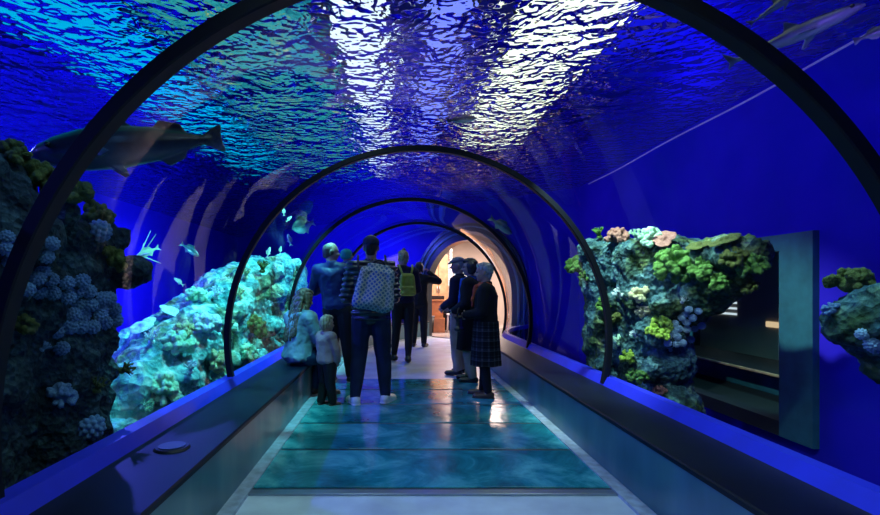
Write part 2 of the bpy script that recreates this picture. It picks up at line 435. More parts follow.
class Fig:
    def __init__(s, label, cat, H, loc, rz, p, yaw=0, pitch=0, girth=1.0, headk=1.0, group=None):
        s.root = empty('person', loc, rz); tag(s.root, label, cat, group)
        s.k = H/1.75; s.p = p; s.g = girth; s.hk = headk
        s.rot = Euler((pitch, 0, yaw)).to_matrix()
    def hp(s, q):                                    # a point of the head, from its centre
        return s.p['head']+s.rot @ (Vector(q)*s.hk)
    def add(s, name, me, mat, parent=None, smooth=True):
        for v in me.vertices: v.co *= s.k
        return link(name, me, mat, parent or s.root, smooth)
    def done(s, name, bm, mat, voxel=.010, smooth=4, disp=None, parent=None, fn=None):
        me = remesh(bm, voxel, smooth, 0.5, disp)
        if fn: fn(me)
        return s.add(name, me, mat, parent)
    def torso(s, bm, e=0, hem=None):
        p = s.p; g = s.g
        r = lambda a, b, c: (a*g+e, b*g+e, c+e*.5)
        hull(bm, p['chest'], r(.165, .112, .10), p['waist'], r(.142, .105, .08))
        hull(bm, p['waist'], r(.142, .105, .08), p['pelvis'] if hem is None else hem, r(.158, .118, .085))
        top = p['neck']+V(0, 0, -.035)
        for q in p['sh']:
            hull(bm, q, .055*g+e, top, .062+e*.6)
            hull(bm, q, .058*g+e, p['chest']+(q-p['chest'])*.25, r(.11, .10, .09))
    def arm(s, bm, i, e=0, to=1.0):
        p = s.p; g = s.g
        hull(bm, p['sh'][i], .056*g+e, p['el'][i], .042*g+e)
        w = p['el'][i].lerp(p['wr'][i], to)
        hull(bm, p['el'][i], .042*g+e, w, .030*g+e*.9)
    def leg(s, bm, i, e=0, to=1.0, ee=None):
        p = s.p; g = s.g
        hull(bm, p['pelvis'].lerp(p['hip'][i], .6), .095*g+e, p['hip'][i], .09*g+e)
        hull(bm, p['hip'][i], .09*g+e, p['kn'][i], .06*g+e)
        w = p['kn'][i].lerp(p['an'][i], to)
        hull(bm, p['kn'][i], .06*g+e, p['kn'][i].lerp(p['an'][i], .3), .057*g+e)
        hull(bm, p['kn'][i].lerp(p['an'][i], .3), .057*g+e, w, (.04*g+e) if ee is None else ee)
    def foot(s, bm, i, e=0):
        a = s.p['an'][i]; d = s.p['toe'][i].normalized()
        z = a.z-.085
        hull(bm, V(a.x, a.y, z+.05)-d*.035, .036+e, V(a.x, a.y, z+.035)+d*.15, (.042+e, .042+e, .028+e))
        hull(bm, a, .038+e, V(a.x, a.y, z+.05)-d*.02, .04+e)
    def headmesh(s, bm):
        H = s.hp; k = s.hk; ro = s.rot
        e = lambda c, r: ball(bm, H(c), tuple(x*k for x in r), 3, ro)
        e((0, -.005, .025), (.076, .094, .095)); e((0, .012, -.03), (.064, .078, .085)); e((0, .045, -.075), (.04, .042, .035))
        hull(bm, H((0, .088, .01)), .010*k, H((0, .108, -.028)), .014*k)               # nose
        e((.014, .096, -.032), (.010, .010, .008)); e((-.014, .096, -.032), (.010, .010, .008))
        for x in (-1, 1):
            e((x*.078, -.008, -.005), (.010, .020, .030))                               # ears
            hull(bm, H((x*.014, .086, .022)), .010*k, H((x*.045, .074, .022)), .009*k)  # brow
            e((x*.038, .062, -.03), (.022, .02, .02))                                   # cheek
        hull(bm, H((-.02, .083, -.058)), .008*k, H((.02, .083, -.058)), .008*k)         # mouth
        hull(bm, H((0, -.02, -.05)), .055*k, s.p['neck'], .056*s.g)
    def hand(s, bm, i, curl=.5):
        """palm, four bent fingers of unequal length and a thumb from the side of the palm"""
        w = s.p['wr'][i]; y = s.p['hd'][i].normalized(); sg = -1 if i == 0 else 1
        z = V(sg, 0, .05); z = (z-y*z.dot(y)).normalized(); x = y.cross(z)
        if x.y < 0: x = -x
        t = bmesh.new()
        at_ = lambda a, b, c: w+x*a+y*b+z*c
        hull(t, at_(.0, .0, 0), .026, at_(.022, .085, 0), .015); hull(t, at_(0, .0, 0), .026, at_(-.026, .08, 0), .014)
        hull(t, at_(.022, .085, 0), .015, at_(-.026, .08, 0), .014)
        for a, L in ((.028, .068), (.010, .078), (-.010, .072), (-.029, .056)):
            q = at_(a, .085, 0); ang = .15
            for seg in (.45, .32, .25):
                ang += curl*.75
                dn = y*math.cos(ang)-z*math.sin(ang)+x*(a*1.2)
                q2 = q+dn*L*seg*1.05; hull(t, q, .0085, q2, .0075, 1); q = q2
        q = at_(.022, .022, 0); d1 = (x*.75+y*.65-z*.25).normalized(); q2 = q+d1*.04; q3 = q2+(y*.85+x*.3-z*.4).normalized()*.032
        hull(t, q, .013, q2, .010, 1); hull(t, q2, .010, q3, .0085, 1)
        me = remesh(t, .0042, 2); bm.from_mesh(me); bpy.data.meshes.remove(me)
    def body(s, curl=.5, mat=None):
        bm = bmesh.new(); s.headmesh(bm); s.torso(bm)
        for i in (0, 1): s.arm(bm, i); s.leg(bm, i); s.foot(bm, i)
        me = remesh(bm, .008*max(.75, min(1, s.k)), 2)
        bm = bmesh.new(); bm.from_mesh(me)
        for i in (0, 1): s.hand(bm, i, curl)
        bm.to_mesh(me); bm.free()
        b = s.add('body', me, mat or M['skin'])
        for x in (-1, 1):
            t = bmesh.new(); ball(t, s.hp((x*.033, .082, .004)), .0085*s.hk, 2)
            m2 = bpy.data.meshes.new('eye'); t.to_mesh(m2); t.free(); s.add('eye', m2, M['eye'], b)
        t = bmesh.new(); hull(t, s.hp((-.018, .090, -.056)), .0055, s.hp((.018, .090, -.056)), .0055)
        m2 = bpy.data.meshes.new('lips'); t.to_mesh(m2); t.free(); s.add('lips', m2, M['lips'], b)
        return b
    def jacket(s, mat, e=.022, hem=None, name='jacket', disp=((.12, .016),), voxel=.011, fn=None, sleeve=.97, collar=True, arms=(0, 1)):
        bm = bmesh.new(); s.torso(bm, e, hem)
        for i in arms: s.arm(bm, i, e*.85, sleeve)
        if collar: hull(bm, s.p['neck']+V(0, -.01, -.03), (.075, .075, .03), s.p['neck']+V(0, -.006, .035), (.066, .068, .02))
        return s.done(name, bm, mat, voxel, 4, disp, fn=fn)
    def trousers(s, mat, e=.016, to=.97, ee=None, name='trousers', disp=((.15, .016),)):
        bm = bmesh.new(); p = s.p
        hull(bm, p['pelvis']+V(0, 0, .06), (.135*s.g+e, .10*s.g+e, .04), p['pelvis']+V(0, 0, -.02), (.145*s.g+e, .11*s.g+e, .06))
        for i in (0, 1): s.leg(bm, i, e, to, ee)
        return s.done(name, bm, mat, .011, 3, disp)
    def shoes(s, mat, sole=None, e=.010, name='shoe'):
        for i in (0, 1):
            bm = bmesh.new(); s.foot(bm, i, e)
            me = remesh(bm, .007, 3)
            for v in me.vertices: v.co.z = max(v.co.z, .004)
            sh = s.add(name, me, mat)
            if sole:
                a = s.p['an'][i]; d = s.p['toe'][i].normalized(); bm = bmesh.new(); z = a.z-.085
                hull(bm, V(a.x, a.y, z+.017)-d*.035, (.05, .05, .015), V(a.x, a.y, z+.017)+d*.155, (.055, .055, .015))
                me = bpy.data.meshes.new('sole'); bm.to_mesh(me); bm.free(); s.add('sole', me, sole, sh)
    def blobs(s, name, mat, items, voxel=.008, disp=None, smooth=3, parent=None):
        """items: (a, ra, b, rb) in head space"""
        bm = bmesh.new()
        for a, ra, b, rb in items:
            f = lambda r: tuple(x*s.hk for x in r) if isinstance(r, tuple) else r*s.hk
            hull(bm, s.hp(a), f(ra), s.hp(b), f(rb))
        return s.done(name, bm, mat, voxel, smooth, disp, parent)
SHORT = [((0, -.02, .045), (.082, .095, .085), (0, -.045, .0), (.078, .068, .07)), ((0, .05, .085), (.06, .045, .035), (0, -.01, .09), (.07, .07, .045)),
         ((0, -.07, -.02), (.06, .035, .04), (0, -.065, -.06), (.05, .03, .03))]
BOB = SHORT+[((-.075, -.01, .02), (.022, .06, .05), (-.072, -.02, -.06), (.02, .05, .04)), ((.075, -.01, .02), (.022, .06, .05), (.072, -.02, -.06), (.02, .05, .04))]
def quilt(period, amp):
    def fn(me):
        n = [v.normal.copy() for v in me.vertices]
        for v, q in zip(me.vertices, n): v.co += q*(amp*abs(math.sin(v.co.z*PI/period))-amp*.5)
    return fn
def world(F_, q): return F_.root.matrix_world @ (Vector(q)*F_.k)
def feet(px, py): 
    d = F*EYE/(py-VY); return V((px-VX)/F*d, d, 0)

# --- man with the patterned backpack
dm = Fig('man in navy cap and dark quilted jacket with patterned backpack, white sneakers, seen from behind', 'person', 1.83, feet(371, 404), R(4),
  pose(hip=[V(-.095, 0, .90), V(.095, 0, .90)], kn=[V(-.125, .02, .49), V(.13, .03, .49)], an=[V(-.165, -.04, .085), V(.155, .02, .085)],
       toe=[V(-.35, 1, 0), V(.55, 1, 0)], el=[V(-.25, .02, 1.13), V(.24, .05, 1.13)], wr=[V(-.13, .24, 1.16), V(.12, .25, 1.18)], hd=[V(.6, .6, .2), V(-.6, .6, .2)]), yaw=R(-4), girth=1.1)
dm.body(.8)
def mat_puffer():
    t = NT('black_quilted_nylon'); v = t.coord()
    sx = t('SeparateXYZ', {'Vector': v})
    w_ = t('TexNoise', {'Vector': v, 'Scale': 9.0, 'Detail': 2.0})
    b = t('Bump', {'Height': w_.outputs[0], 'Strength': 0.6, 'Distance': 0.02})
    return t.surf(t('BsdfPrincipled', {'Base Color': (0.012, 0.015, 0.022), 'Roughness': 0.28, 'Specular IOR Level': 0.8, 'Normal': b.outputs[0]}))
M['puffer'] = mat_puffer()
dm.jacket(M['puffer'], .036, V(0, 0, .93), disp=((.1, .02),), voxel=.009, fn=quilt(.058, .026))
M['jeans'] = cloth('dark_blue_denim', (0.012, 0.022, 0.055), .8)
dm.trousers(M['jeans'], .02, .95, .058)
M['white_leather'] = plain('white_sneaker', (0.85, 0.88, 0.9), .5); M['sole'] = plain('white_rubber_sole', (0.8, 0.83, 0.85), .6)
dm.shoes(M['white_leather'], M['sole'], .012)
M['darkhair'] = hairmat('dark_hair', (0.006, 0.006, 0.008), (0.03, 0.026, 0.024))
dm.blobs('hair', M['darkhair'], SHORT)
M['capcloth'] = cloth('navy_cap_cloth', (0.012, 0.02, 0.06))
cp = dm.blobs('cap', M['capcloth'], [((0, -.012, .055), (.092, .108, .075), (0, -.012, .035), (.092, .110, .03))], voxel=.008)
dm.blobs('brim', M['capcloth'], [((0, .07, .045), (.07, .03, .008), (0, .15, .03), (.05, .02, .007))], voxel=.006, smooth=1, parent=cp)
# --- bald man
bmn = Fig('bald man in navy blue jacket and dark trousers, back turned, face toward the right', 'person', 1.87, feet(341, 383), R(-8),
  pose(el=[V(-.275, .06, 1.15), V(.25, .1, 1.15)], wr=[V(-.13, .27, 1.22), V(.10, .29, 1.12)], hd=[V(.8, .5, .2), V(-.8, .5, .1)],
       an=[V(-.11, -.04, .085), V(.12, .03, .085)]), yaw=R(-52), girth=1.06)
for q_, a_ in (('chest', .10), ('neck', .12), ('head', .13), ('waist', .07), ('pelvis', .045)): bmn.p[q_].x -= a_      # weight on his left foot
for q_, a_ in (('sh', .11), ('el', .10), ('wr', .10), ('hip', .04), ('kn', .02)):
    for v_ in bmn.p[q_]: v_.x -= a_
bmn.body(.8)
M['navy'] = cloth('navy_blue_jacket', (0.008, 0.018, 0.10), .5, bump=.35)
bmn.jacket(M['navy'], .03, V(-.05, 0, .97), disp=((.13, .022),))
M['black_cloth'] = cloth('black_trousers', (0.008, 0.009, 0.013), .8)
bmn.trousers(M['black_cloth'], .022, .97, .062)
M['black_shoe'] = plain('black_shoe', (0.012, 0.012, 0.015), .35)
bmn.shoes(M['black_shoe'], M['sole'])
M['stubble'] = hairmat('grey_brown_stubble', (0.08, 0.055, 0.045), (0.16, 0.12, 0.10))
bmn.blobs('hair', M['stubble'], [((0, -.035, .035), (.081, .075, .075), (0, -.055, -.055), (.058, .045, .03)), ((-.07, .0, .0), (.014, .03, .035), (-.07, -.03, -.01), (.016, .04, .04)),
                                ((.07, .0, .0), (.014, .03, .035), (.07, -.03, -.01), (.016, .04, .04))], voxel=.007)
# --- child on his arm
kid = Fig('small child in a teal knitted hat carried in front of the bald man', 'person', .80, V(-.72, 7.12, .97), R(-70),
  pose(hip=[V(-.10, .02, .90), V(.10, .02, .90)], kn=[V(-.16, .30, .84), V(.16, .30, .84)], an=[V(-.17, .30, .45), V(.17, .30, .45)],
       head=V(0, .015, 1.66), el=[V(-.25, .1, 1.16), V(.25, .1, 1.16)], wr=[V(-.2, .33, 1.2), V(.2, .33, 1.2)], hd=[V(0, 1, 0), V(0, 1, 0)]), headk=1.75, girth=1.35)
kid.body(.4)
M['teal_wool'] = cloth('teal_knitted_wool', (0.06, 0.60, 0.50), .9, bump=.6, bscale=60)
kid.jacket(cloth('child_blue_coat', (0.03, 0.09, 0.22)), .03); kid.trousers(M['black_cloth'], .03); kid.shoes(M['black_shoe'])
kh = kid.blobs('hat', M['teal_wool'], [((0, -.015, .035), (.096, .110, .09), (0, -.02, -.03), (.094, .105, .05))], voxel=.012)
# --- person with the green backpack
eg = Fig('blond person in dark navy jacket with yellow green backpack, walking away', 'person', 1.90, feet(403, 361.5), R(8),
  pose(kn=[V(-.10, .06, .49), V(.09, -.01, .49)], an=[V(-.13, .10, .085), V(.06, -.14, .085)], toe=[V(-.6, 1, 0), V(.1, 1, 0)],
       el=[V(-.26, .0, 1.14), V(.25, .06, 1.14)], wr=[V(-.2, .2, 1.0), V(.13, .26, 1.12)], hd=[V(.2, .8, -.3), V(-.6, .7, .1)]), yaw=R(20))
eg.body(.7)
M['navy_dark'] = cloth('dark_navy_fleece', (0.008, 0.01, 0.045), .8)
eg.jacket(M['navy_dark'], .03, V(0, 0, .98)); eg.trousers(M['black_cloth'], .012, .97, .046); eg.shoes(M['black_shoe'])
M['blond'] = hairmat('blond_hair', (0.22, 0.16, 0.09), (0.55, 0.46, 0.30))
hb = eg.blobs('hair', M['blond'], SHORT, disp=((.04, .02),))
eg.blobs('hair_tuft', M['blond'], [((0, -.02, .125), (.035, .035, .02), (.0, -.04, .15), (.022, .02, .015))], parent=hb)
# --- dark figure photographing
fg = Fig('person in black with dark hair, right elbow raised beside the orange counter', 'person', 1.80, feet(419, 347), R(-15),
  pose(el=[V(-.30, .12, 1.36), V(.40, .10, 1.36)], wr=[V(-.12, .28, 1.55), V(.16, .25, 1.55)], hd=[V(.5, .3, .8), V(-.5, .3, .8)]), pitch=R(4))
fg.body(.8); fg.jacket(M['black_cloth'], .035, V(0, 0, .88)); fg.trousers(M['black_cloth'], .02); fg.shoes(M['black_shoe'])
fg.blobs('hair', M['darkhair'], BOB)
# --- older woman with plaid skirt
pw = Fig('grey haired woman in black sweater, coral scarf and plaid skirt, facing left', 'person', 1.55, feet(486, 397.5), R(72),
  pose(el=[V(-.22, .02, 1.12), V(.23, .02, 1.12)], wr=[V(-.05, .26, 1.08), V(.06, .25, 1.06)], hd=[V(.8, .6, -.1), V(-.8, .6, -.1)],
       head=V(0, .03, 1.63), an=[V(-.09, -.04, .085), V(.10, .06, .085)]), yaw=R(6), girth=1.14, headk=1.06)
pw.body(.8)
M['black_knit'] = cloth('black_knit', (0.006, 0.008, 0.012), .9, bump=.4, bscale=50)
pw.jacket(M['black_knit'], .028, V(0, 0, .94), name='sweater')
def mat_plaid():
    t = NT('dark_plaid'); v = t.coord()
    col = None
    u = t('SeparateXYZ', {'Vector': v})
    an = t('Math', {0: u.outputs[0], 1: u.outputs[1]}, operation='ARCTAN2')
    def stripes(x, f, th):
        a = t('Math', {0: x, 1: f}, operation='MULTIPLY'); b = t('Math', {0: a.outputs[0]}, operation='FRACT')
        return t('Math', {0: b.outputs[0], 1: th}, operation='LESS_THAN').outputs[0]
    s1 = stripes(u.outputs[2], 9.0, .28); s2 = stripes(an.outputs[0], 2.6, .28)
    s3 = stripes(u.outputs[2], 18.0, .1); 
    m = t('Math', {0: s1, 1: s2}, operation='ADD'); m2 = t('Math', {0: m.outputs[0], 1: s3}, operation='ADD')
    m3 = t('Math', {0: m2.outputs[0], 1: 0.4}, operation='MULTIPLY')
    c = t.ramp(m3.outputs[0], [(0, (0.006, 0.008, 0.016)), (.45, (0.035, 0.045, 0.075)), (.9, (0.14, 0.15, 0.20))])
    return t.surf(t('BsdfPrincipled', {'Base Color': c, 'Roughness': 0.9}))
def skirt(fg_, mat, z0, z1, r0, r1, name):
    """open hanging cloth with soft folds, real thickness"""
    bm = bmesh.new(); N = 64; rows = []
    for k in range(13):
        t_ = k/12; z = z0+(z1-z0)*t_
        rows.append([bm.verts.new(V((r0[0]+(r1[0]-r0[0])*t_)*math.cos(a)*(1+.035*t_*math.sin(7*a+1)), (r0[1]+(r1[1]-r0[1])*t_)*math.sin(a)*(1+.035*t_*math.sin(7*a+1)), z)) for a in [2*PI*q/N for q in range(N)]])
    for i in range(12):
        for q in range(N): bm.faces.new((rows[i][q], rows[i][(q+1) % N], rows[i+1][(q+1) % N], rows[i+1][q]))
    bm.faces.new(rows[0])
    bmesh.ops.solidify(bm, geom=bm.faces, thickness=.006)
    bmesh.ops.recalc_face_normals(bm, faces=bm.faces)
    me = bpy.data.meshes.new(name); bm.to_mesh(me); bm.free(); return fg_.add(name, me, mat)
skirt(pw, mat_plaid(), 1.0, .43, (.20, .165), (.225, .20), 'skirt')
pw.trousers(M['black_cloth'], .006, 1.0, name='tights', disp=None)
M['brown_shoe'] = plain('brown_leather', (0.10, 0.055, 0.04), .3)
pw.shoes(M['brown_shoe'], M['black_shoe'], .012)
M['greyhair'] = hairmat('grey_white_hair', (0.28, 0.27, 0.25), (0.62, 0.62, 0.58))
pw.blobs('hair', M['greyhair'], SHORT+[((0, -.02, .06), (.09, .1, .07), (0, -.06, .02), (.085, .065, .06))], disp=((.03, .03),))
M['coral'] = cloth('coral_scarf', (0.62, 0.13, 0.07), .85)
pw.blobs('scarf', M['coral'], [((0, -.02, -.135), (.088, .085, .03), (0, .01, -.165), (.10, .10, .03)), ((.05, .09, -.17), (.035, .03, .03), (.06, .135, -.40), (.035, .018, .03)), ((-.05, .09, -.17), (.035, .03, .03), (-.05, .135, -.34), (.035, .018, .03))], disp=((.05, .03),))
# --- dark haired woman in a long coat
cw = Fig('dark haired woman in long black coat with blue scarf and beige trousers, facing left', 'person', 1.65, feet(471, 382), R(65),
  pose(an=[V(-.09, -.05, .085), V(.10, .06, .085)], el=[V(-.23, .0, 1.13), V(.23, .0, 1.13)], wr=[V(-.14, .2, 1.02), V(.14, .2, 1.0)], hd=[V(.3, .6, -.6), V(-.3, .6, -.6)]), yaw=R(15), headk=1.06, girth=1.12)
cw.body(.7)
M['coat'] = cloth('black_wool_coat', (0.006, 0.007, 0.014), .9)
ct = cw.jacket(M['coat'], .032, V(0, 0, .92), name='coat')
sk = skirt(cw, M['coat'], 1.02, .47, (.20, .165), (.235, .20), 'coat_skirt'); sk.parent = ct
M['beige'] = cloth('beige_trousers', (0.42, 0.36, 0.28), .85)
cw.trousers(M['beige'], .022, .93, .07); cw.shoes(M['black_shoe'], None, .014)
cw.blobs('hair', M['darkhair'], BOB, disp=((.04, .02),))
M['bluescarf'] = cloth('bright_blue_scarf', (0.03, 0.14, 0.62), .8)
cw.blobs('scarf', M['bluescarf'], [((0, -.02, -.135), (.085, .082, .03), (0, .01, -.165), (.095, .095, .03)), ((.04, .10, -.17), (.04, .03, .03), (.05, .155, -.62), (.045, .018, .03)), ((-.04, .10, -.17), (.04, .03, .03), (-.05, .155, -.66), (.045, .018, .03))], disp=((.05, .02),))
# --- man beyond her in a grey flat cap
gm_ = Fig('man in grey flat cap and dark jacket standing beyond the woman in long coat', 'person', 1.70, feet(459, 374.5), R(60),
  pose(el=[V(-.23, .0, 1.13), V(.23, .0, 1.13)], wr=[V(-.14, .2, 1.02), V(.14, .2, 1.0)], hd=[V(.3, .6, -.6), V(-.3, .6, -.6)]), yaw=R(20), headk=1.06)
gm_.body(.7); gm_.jacket(M['navy_dark'], .03, V(0, 0, .95)); gm_.trousers(M['beige'], .022, .95, .065); gm_.shoes(M['black_shoe'])
gm_.blobs('hair', M['greyhair'], SHORT)
M['greycap'] = cloth('grey_wool_cap', (0.30, 0.29, 0.28), .9)
gc = gm_.blobs('cap', M['greycap'], [((0, -.03, .075), (.094, .09, .04), (0, .05, .06), (.085, .075, .03))])
gm_.blobs('brim', M['greycap'], [((0, .09, .045), (.065, .025, .008), (0, .13, .03), (.05, .02, .007))], voxel=.006, smooth=1, parent=gc)
# --- seated woman
aw = Fig('woman with long fair hair in pale blue jacket sitting on the left ledge', 'person', 1.66, V(-1.125, 5.66, 0), R(-42),
  pose(pelvis=V(0, 0, .525), waist=V(0, .02, .68), chest=V(0, .05, .90), neck=V(0, .06, 1.045), head=V(0, .10, 1.20),
       sh=[V(-.17, .04, .975), V(.17, .04, .975)], el=[V(-.23, .12, .72), V(.23, .14, .72)], wr=[V(-.10, .24, .66), V(.08, .25, .66)], hd=[V(.3, 1, -.2), V(-.3, 1, -.2)],
       hip=[V(-.09, .03, .52), V(.09, .03, .52)], kn=[V(-.09, .42, .52), V(.10, .42, .50)], an=[V(-.08, .33, .085), V(.10, .36, .085)]), yaw=R(-6), pitch=R(-12), girth=1.1, headk=1.06)
aw.body(.6)
M['palecoat'] = cloth('pale_blue_grey_jacket', (0.16, 0.25, 0.29), .5, var=.6, bump=.4, vscale=5)
aw.jacket(M['palecoat'], .04, V(0, -.01, .53), disp=((.16, .03), (.06, .016)))
M['denim'] = cloth('blue_denim', (0.02, 0.05, 0.13), .8)
aw.trousers(M['denim'], .024, .96, .06); aw.shoes(M['brown_shoe'], M['black_shoe'])
M['longhair'] = hairmat('long_brown_blond_hair', (0.015, 0.010, 0.006), (0.16, 0.10, 0.055))
lh = SHORT+[((x, -.07-.02*math.cos(x*12), -.02), (.028, .024, .04), (x*1.5+.01*math.sin(x*40), -.125+.02*abs(x)/.08, -.42-.07*math.cos(x*17+.5)), (.016, .012, .03)) for x in (-.075, -.05, -.025, 0, .025, .05, .075)]
lh += [((-.078, .01, .03), (.02, .05, .05), (-.095, .0, -.16), (.02, .03, .05)), ((.078, .01, .03), (.02, .05, .05), (.095, .0, -.16), (.02, .03, .05))]
aw.blobs('hair', M['longhair'], lh, disp=((.03, .02),))
aw.blobs('hood', M['palecoat'], [((-.09, -.075, -.19), .04, (.09, -.075, -.19), .04), ((0, -.085, -.25), (.09, .035, .05), (0, -.075, -.19), (.1, .04, .035))], voxel=.01, disp=((.08, .03),)) 
# --- toddler
tk = Fig('blond toddler in beige pink jacket standing beside the seated woman', 'person', .93, feet(326.5, 406), R(-45),
  pose(head=V(0, .015, 1.66), kn=[V(-.10, .02, .46), V(.10, .02, .46)], an=[V(-.12, -.05, .085), V(.12, .06, .085)], el=[V(-.26, .04, 1.15), V(.26, .04, 1.15)], wr=[V(-.22, .10, .93), V(.22, .10, .93)], hd=[V(0, .3, -1), V(0, .3, -1)]), headk=1.45, girth=1.25)
tk.body(.5)
M['beigepink'] = cloth('beige_pink_jacket', (0.34, 0.23, 0.21), .8)
tk.jacket(M['beigepink'], .045, V(0, 0, .93), disp=((.12, .02),)); tk.trousers(M['black_cloth'], .03, .97, .085); tk.shoes(M['brown_shoe'], M['sole'], .014)
tk.blobs('hair', M['blond'], SHORT, disp=((.04, .02),))
# ------------------------------------------------------------------ bags
bpy.context.view_layer.update()
def at_fig(o, fig, q, rz=0):
    o.location = world(fig, q); o.rotation_euler = (0, 0, fig.root.rotation_euler.z+rz)
def mat_net():
    t = NT('blue_cream_diamond_cloth'); v = t.coord()
    u = t('SeparateXYZ', {'Vector': v})
    a = t('Math', {0: u.outputs[0], 1: u.outputs[2]}, operation='ADD'); b = t('Math', {0: u.outputs[0], 1: u.outputs[2]}, operation='SUBTRACT')
    def st(x):
        m = t('Math', {0: x.outputs[0], 1: 20.0}, operation='MULTIPLY'); f = t('Math', {0: m.outputs[0]}, operation='FRACT')
        return t('Math', {0: f.outputs[0], 1: .36}, operation='LESS_THAN')
    m = t('Math', {0: st(a).outputs[0], 1: st(b).outputs[0]}, operation='MAXIMUM')
    n = t('TexNoise', {'Vector': v, 'Scale': 4.0, 'Detail': 3.0})
    base = t.ramp(n.outputs[0], [(.38, (0.01, 0.10, 0.38)), (.5, (0.05, 0.16, 0.22)), (.62, (0.16, 0.20, 0.16))])
    mx = t('Mix', {0: m.outputs[0], 6: base, 7: (0.42, 0.45, 0.38, 1)}, data_type='RGBA')
    return t.surf(t('BsdfPrincipled', {'Base Color': mx.outputs[2], 'Roughness': 0.6}))
bp = empty('backpack', (0, 0, 0)); tag(bp, 'blue and cream diamond patterned backpack on the man in navy cap', 'backpack')
at_fig(bp, dm, (.0, -.325, .99))
bm = bmesh.new()
hull(bm, V(-.15, 0, .06), (.06, .075, .06), V(.15, 0, .06), (.06, .075, .06)); hull(bm, V(-.125, 0, .40), (.05, .06, .05), V(.125, 0, .40), (.05, .06, .05))
hull(bm, V(-.16, 0, .07), (.06, .085, .06), V(-.13, 0, .40), (.05, .06, .05)); hull(bm, V(.16, 0, .07), (.06, .085, .06), V(.13, 0, .40), (.05, .06, .05))
hull(bm, V(0, -.01, .1), (.15, .095, .08), V(0, 0, .40), (.11, .065, .06)); hull(bm, V(-.09, 0, .47), (.03, .03, .02), V(.09, 0, .47), (.03, .03, .02)); hull(bm, V(0, 0, .4), (.12, .055, .03), V(0, 0, .47), (.1, .03, .02))
me = remesh(bm, .01, 4, .5, ((.12, .03),)); link('main_bag', me, mat_net(), bp).rotation_euler.y = R(9)
M['strap'] = plain('black_webbing', (0.012, 0.013, 0.018), .8)
bm = bmesh.new(); tube(bm, [V(.075+.06*math.cos(a), 0, .465+.055*math.sin(a)) for a in [PI*k/10 for k in range(11)]], .011, 8); from_bm('handle', bm, M['strap'], bp, True)
for sx in (-.14, .15):
    bm = bmesh.new(); tube(bm, [V(sx*.8, .045, .37), V(sx, .12, .48), V(sx, .165, .535), V(sx, .22, .572), V(sx, .31, .585)], .012, 8); from_bm('strap', bm, M['strap'], bp, True)
gb = empty('backpack', (0, 0, 0)); tag(gb, 'small yellow green backpack worn by the blond person', 'backpack')
at_fig(gb, eg, (.03, -.235, 1.05))
M['green_bag'] = plain('yellow_green_nylon', (0.36, 0.42, 0.05), .55, var=.25, bump=.3)
bm = bmesh.new()
hull(bm, V(-.10, 0, .04), (.05, .07, .05), V(.10, 0, .04), (.05, .07, .05)); hull(bm, V(-.10, 0, .04), (.05, .07, .05), V(-.075, 0, .30), (.05, .06, .06)); hull(bm, V(.10, 0, .04), (.05, .07, .05), V(.075, 0, .30), (.05, .06, .06)); hull(bm, V(-.07, 0, .31), (.05, .06, .06), V(.07, 0, .31), (.05, .06, .06)); hull(bm, V(0, 0, .06), (.1, .07, .06), V(0, 0, .3), (.09, .06, .06))
link('main_bag', remesh(bm, .009, 4), M['green_bag'], gb)
bm = bmesh.new(); hull(bm, V(-.08, -.075, .03), (.03, .03, .03), V(.08, -.075, .03), (.03, .03, .03)); hull(bm, V(-.08, -.075, .13), (.03, .03, .03), V(.08, -.075, .13), (.03, .03, .03)); hull(bm, V(0, -.075, .03), (.09, .03, .03), V(0, -.075, .13), (.09, .03, .03))
link('front_pocket', remesh(bm, .008, 3), M['green_bag'], gb)
for sx in (-.10, .10):
    bm = bmesh.new(); tube(bm, [V(sx*.7, .03, .34), V(sx, .075, .44), V(sx*1.15, .16, .51), V(sx*1.2, .24, .51)], .017, 8); from_bm('strap', bm, M['green_bag'], gb, True)
hb_ = empty('handbag', (0, 0, 0)); tag(hb_, 'small dark handbag hanging at the front of the grey haired woman', 'handbag')
at_fig(hb_, pw, (.0, .36, .86))
M['darkbag'] = plain('dark_grey_leather', (0.05, 0.055, 0.065), .4)
bm = bmesh.new(); hull(bm, V(-.09, 0, .03), (.03, .04, .03), V(.09, 0, .03), (.03, .04, .03)); hull(bm, V(-.08, 0, .15), (.03, .03, .03), V(.08, 0, .15), (.03, .03, .03)); hull(bm, V(0, 0, .03), (.1, .04, .03), V(0, 0, .15), (.09, .03, .03))
link('main_bag', remesh(bm, .008, 3), M['darkbag'], hb_)
bm = bmesh.new(); hull(bm, V(-.08, -.0, .16), (.03, .042, .02), V(.08, 0, .16), (.03, .042, .02)); link('flap', remesh(bm, .008, 2), M['strap'], hb_)
bm = bmesh.new(); tube(bm, [V(.09*math.cos(a), 0, .17+.10*math.sin(a)) for a in [PI*k/10 for k in range(11)]], .008, 8); from_bm('handle', bm, M['strap'], hb_, True)
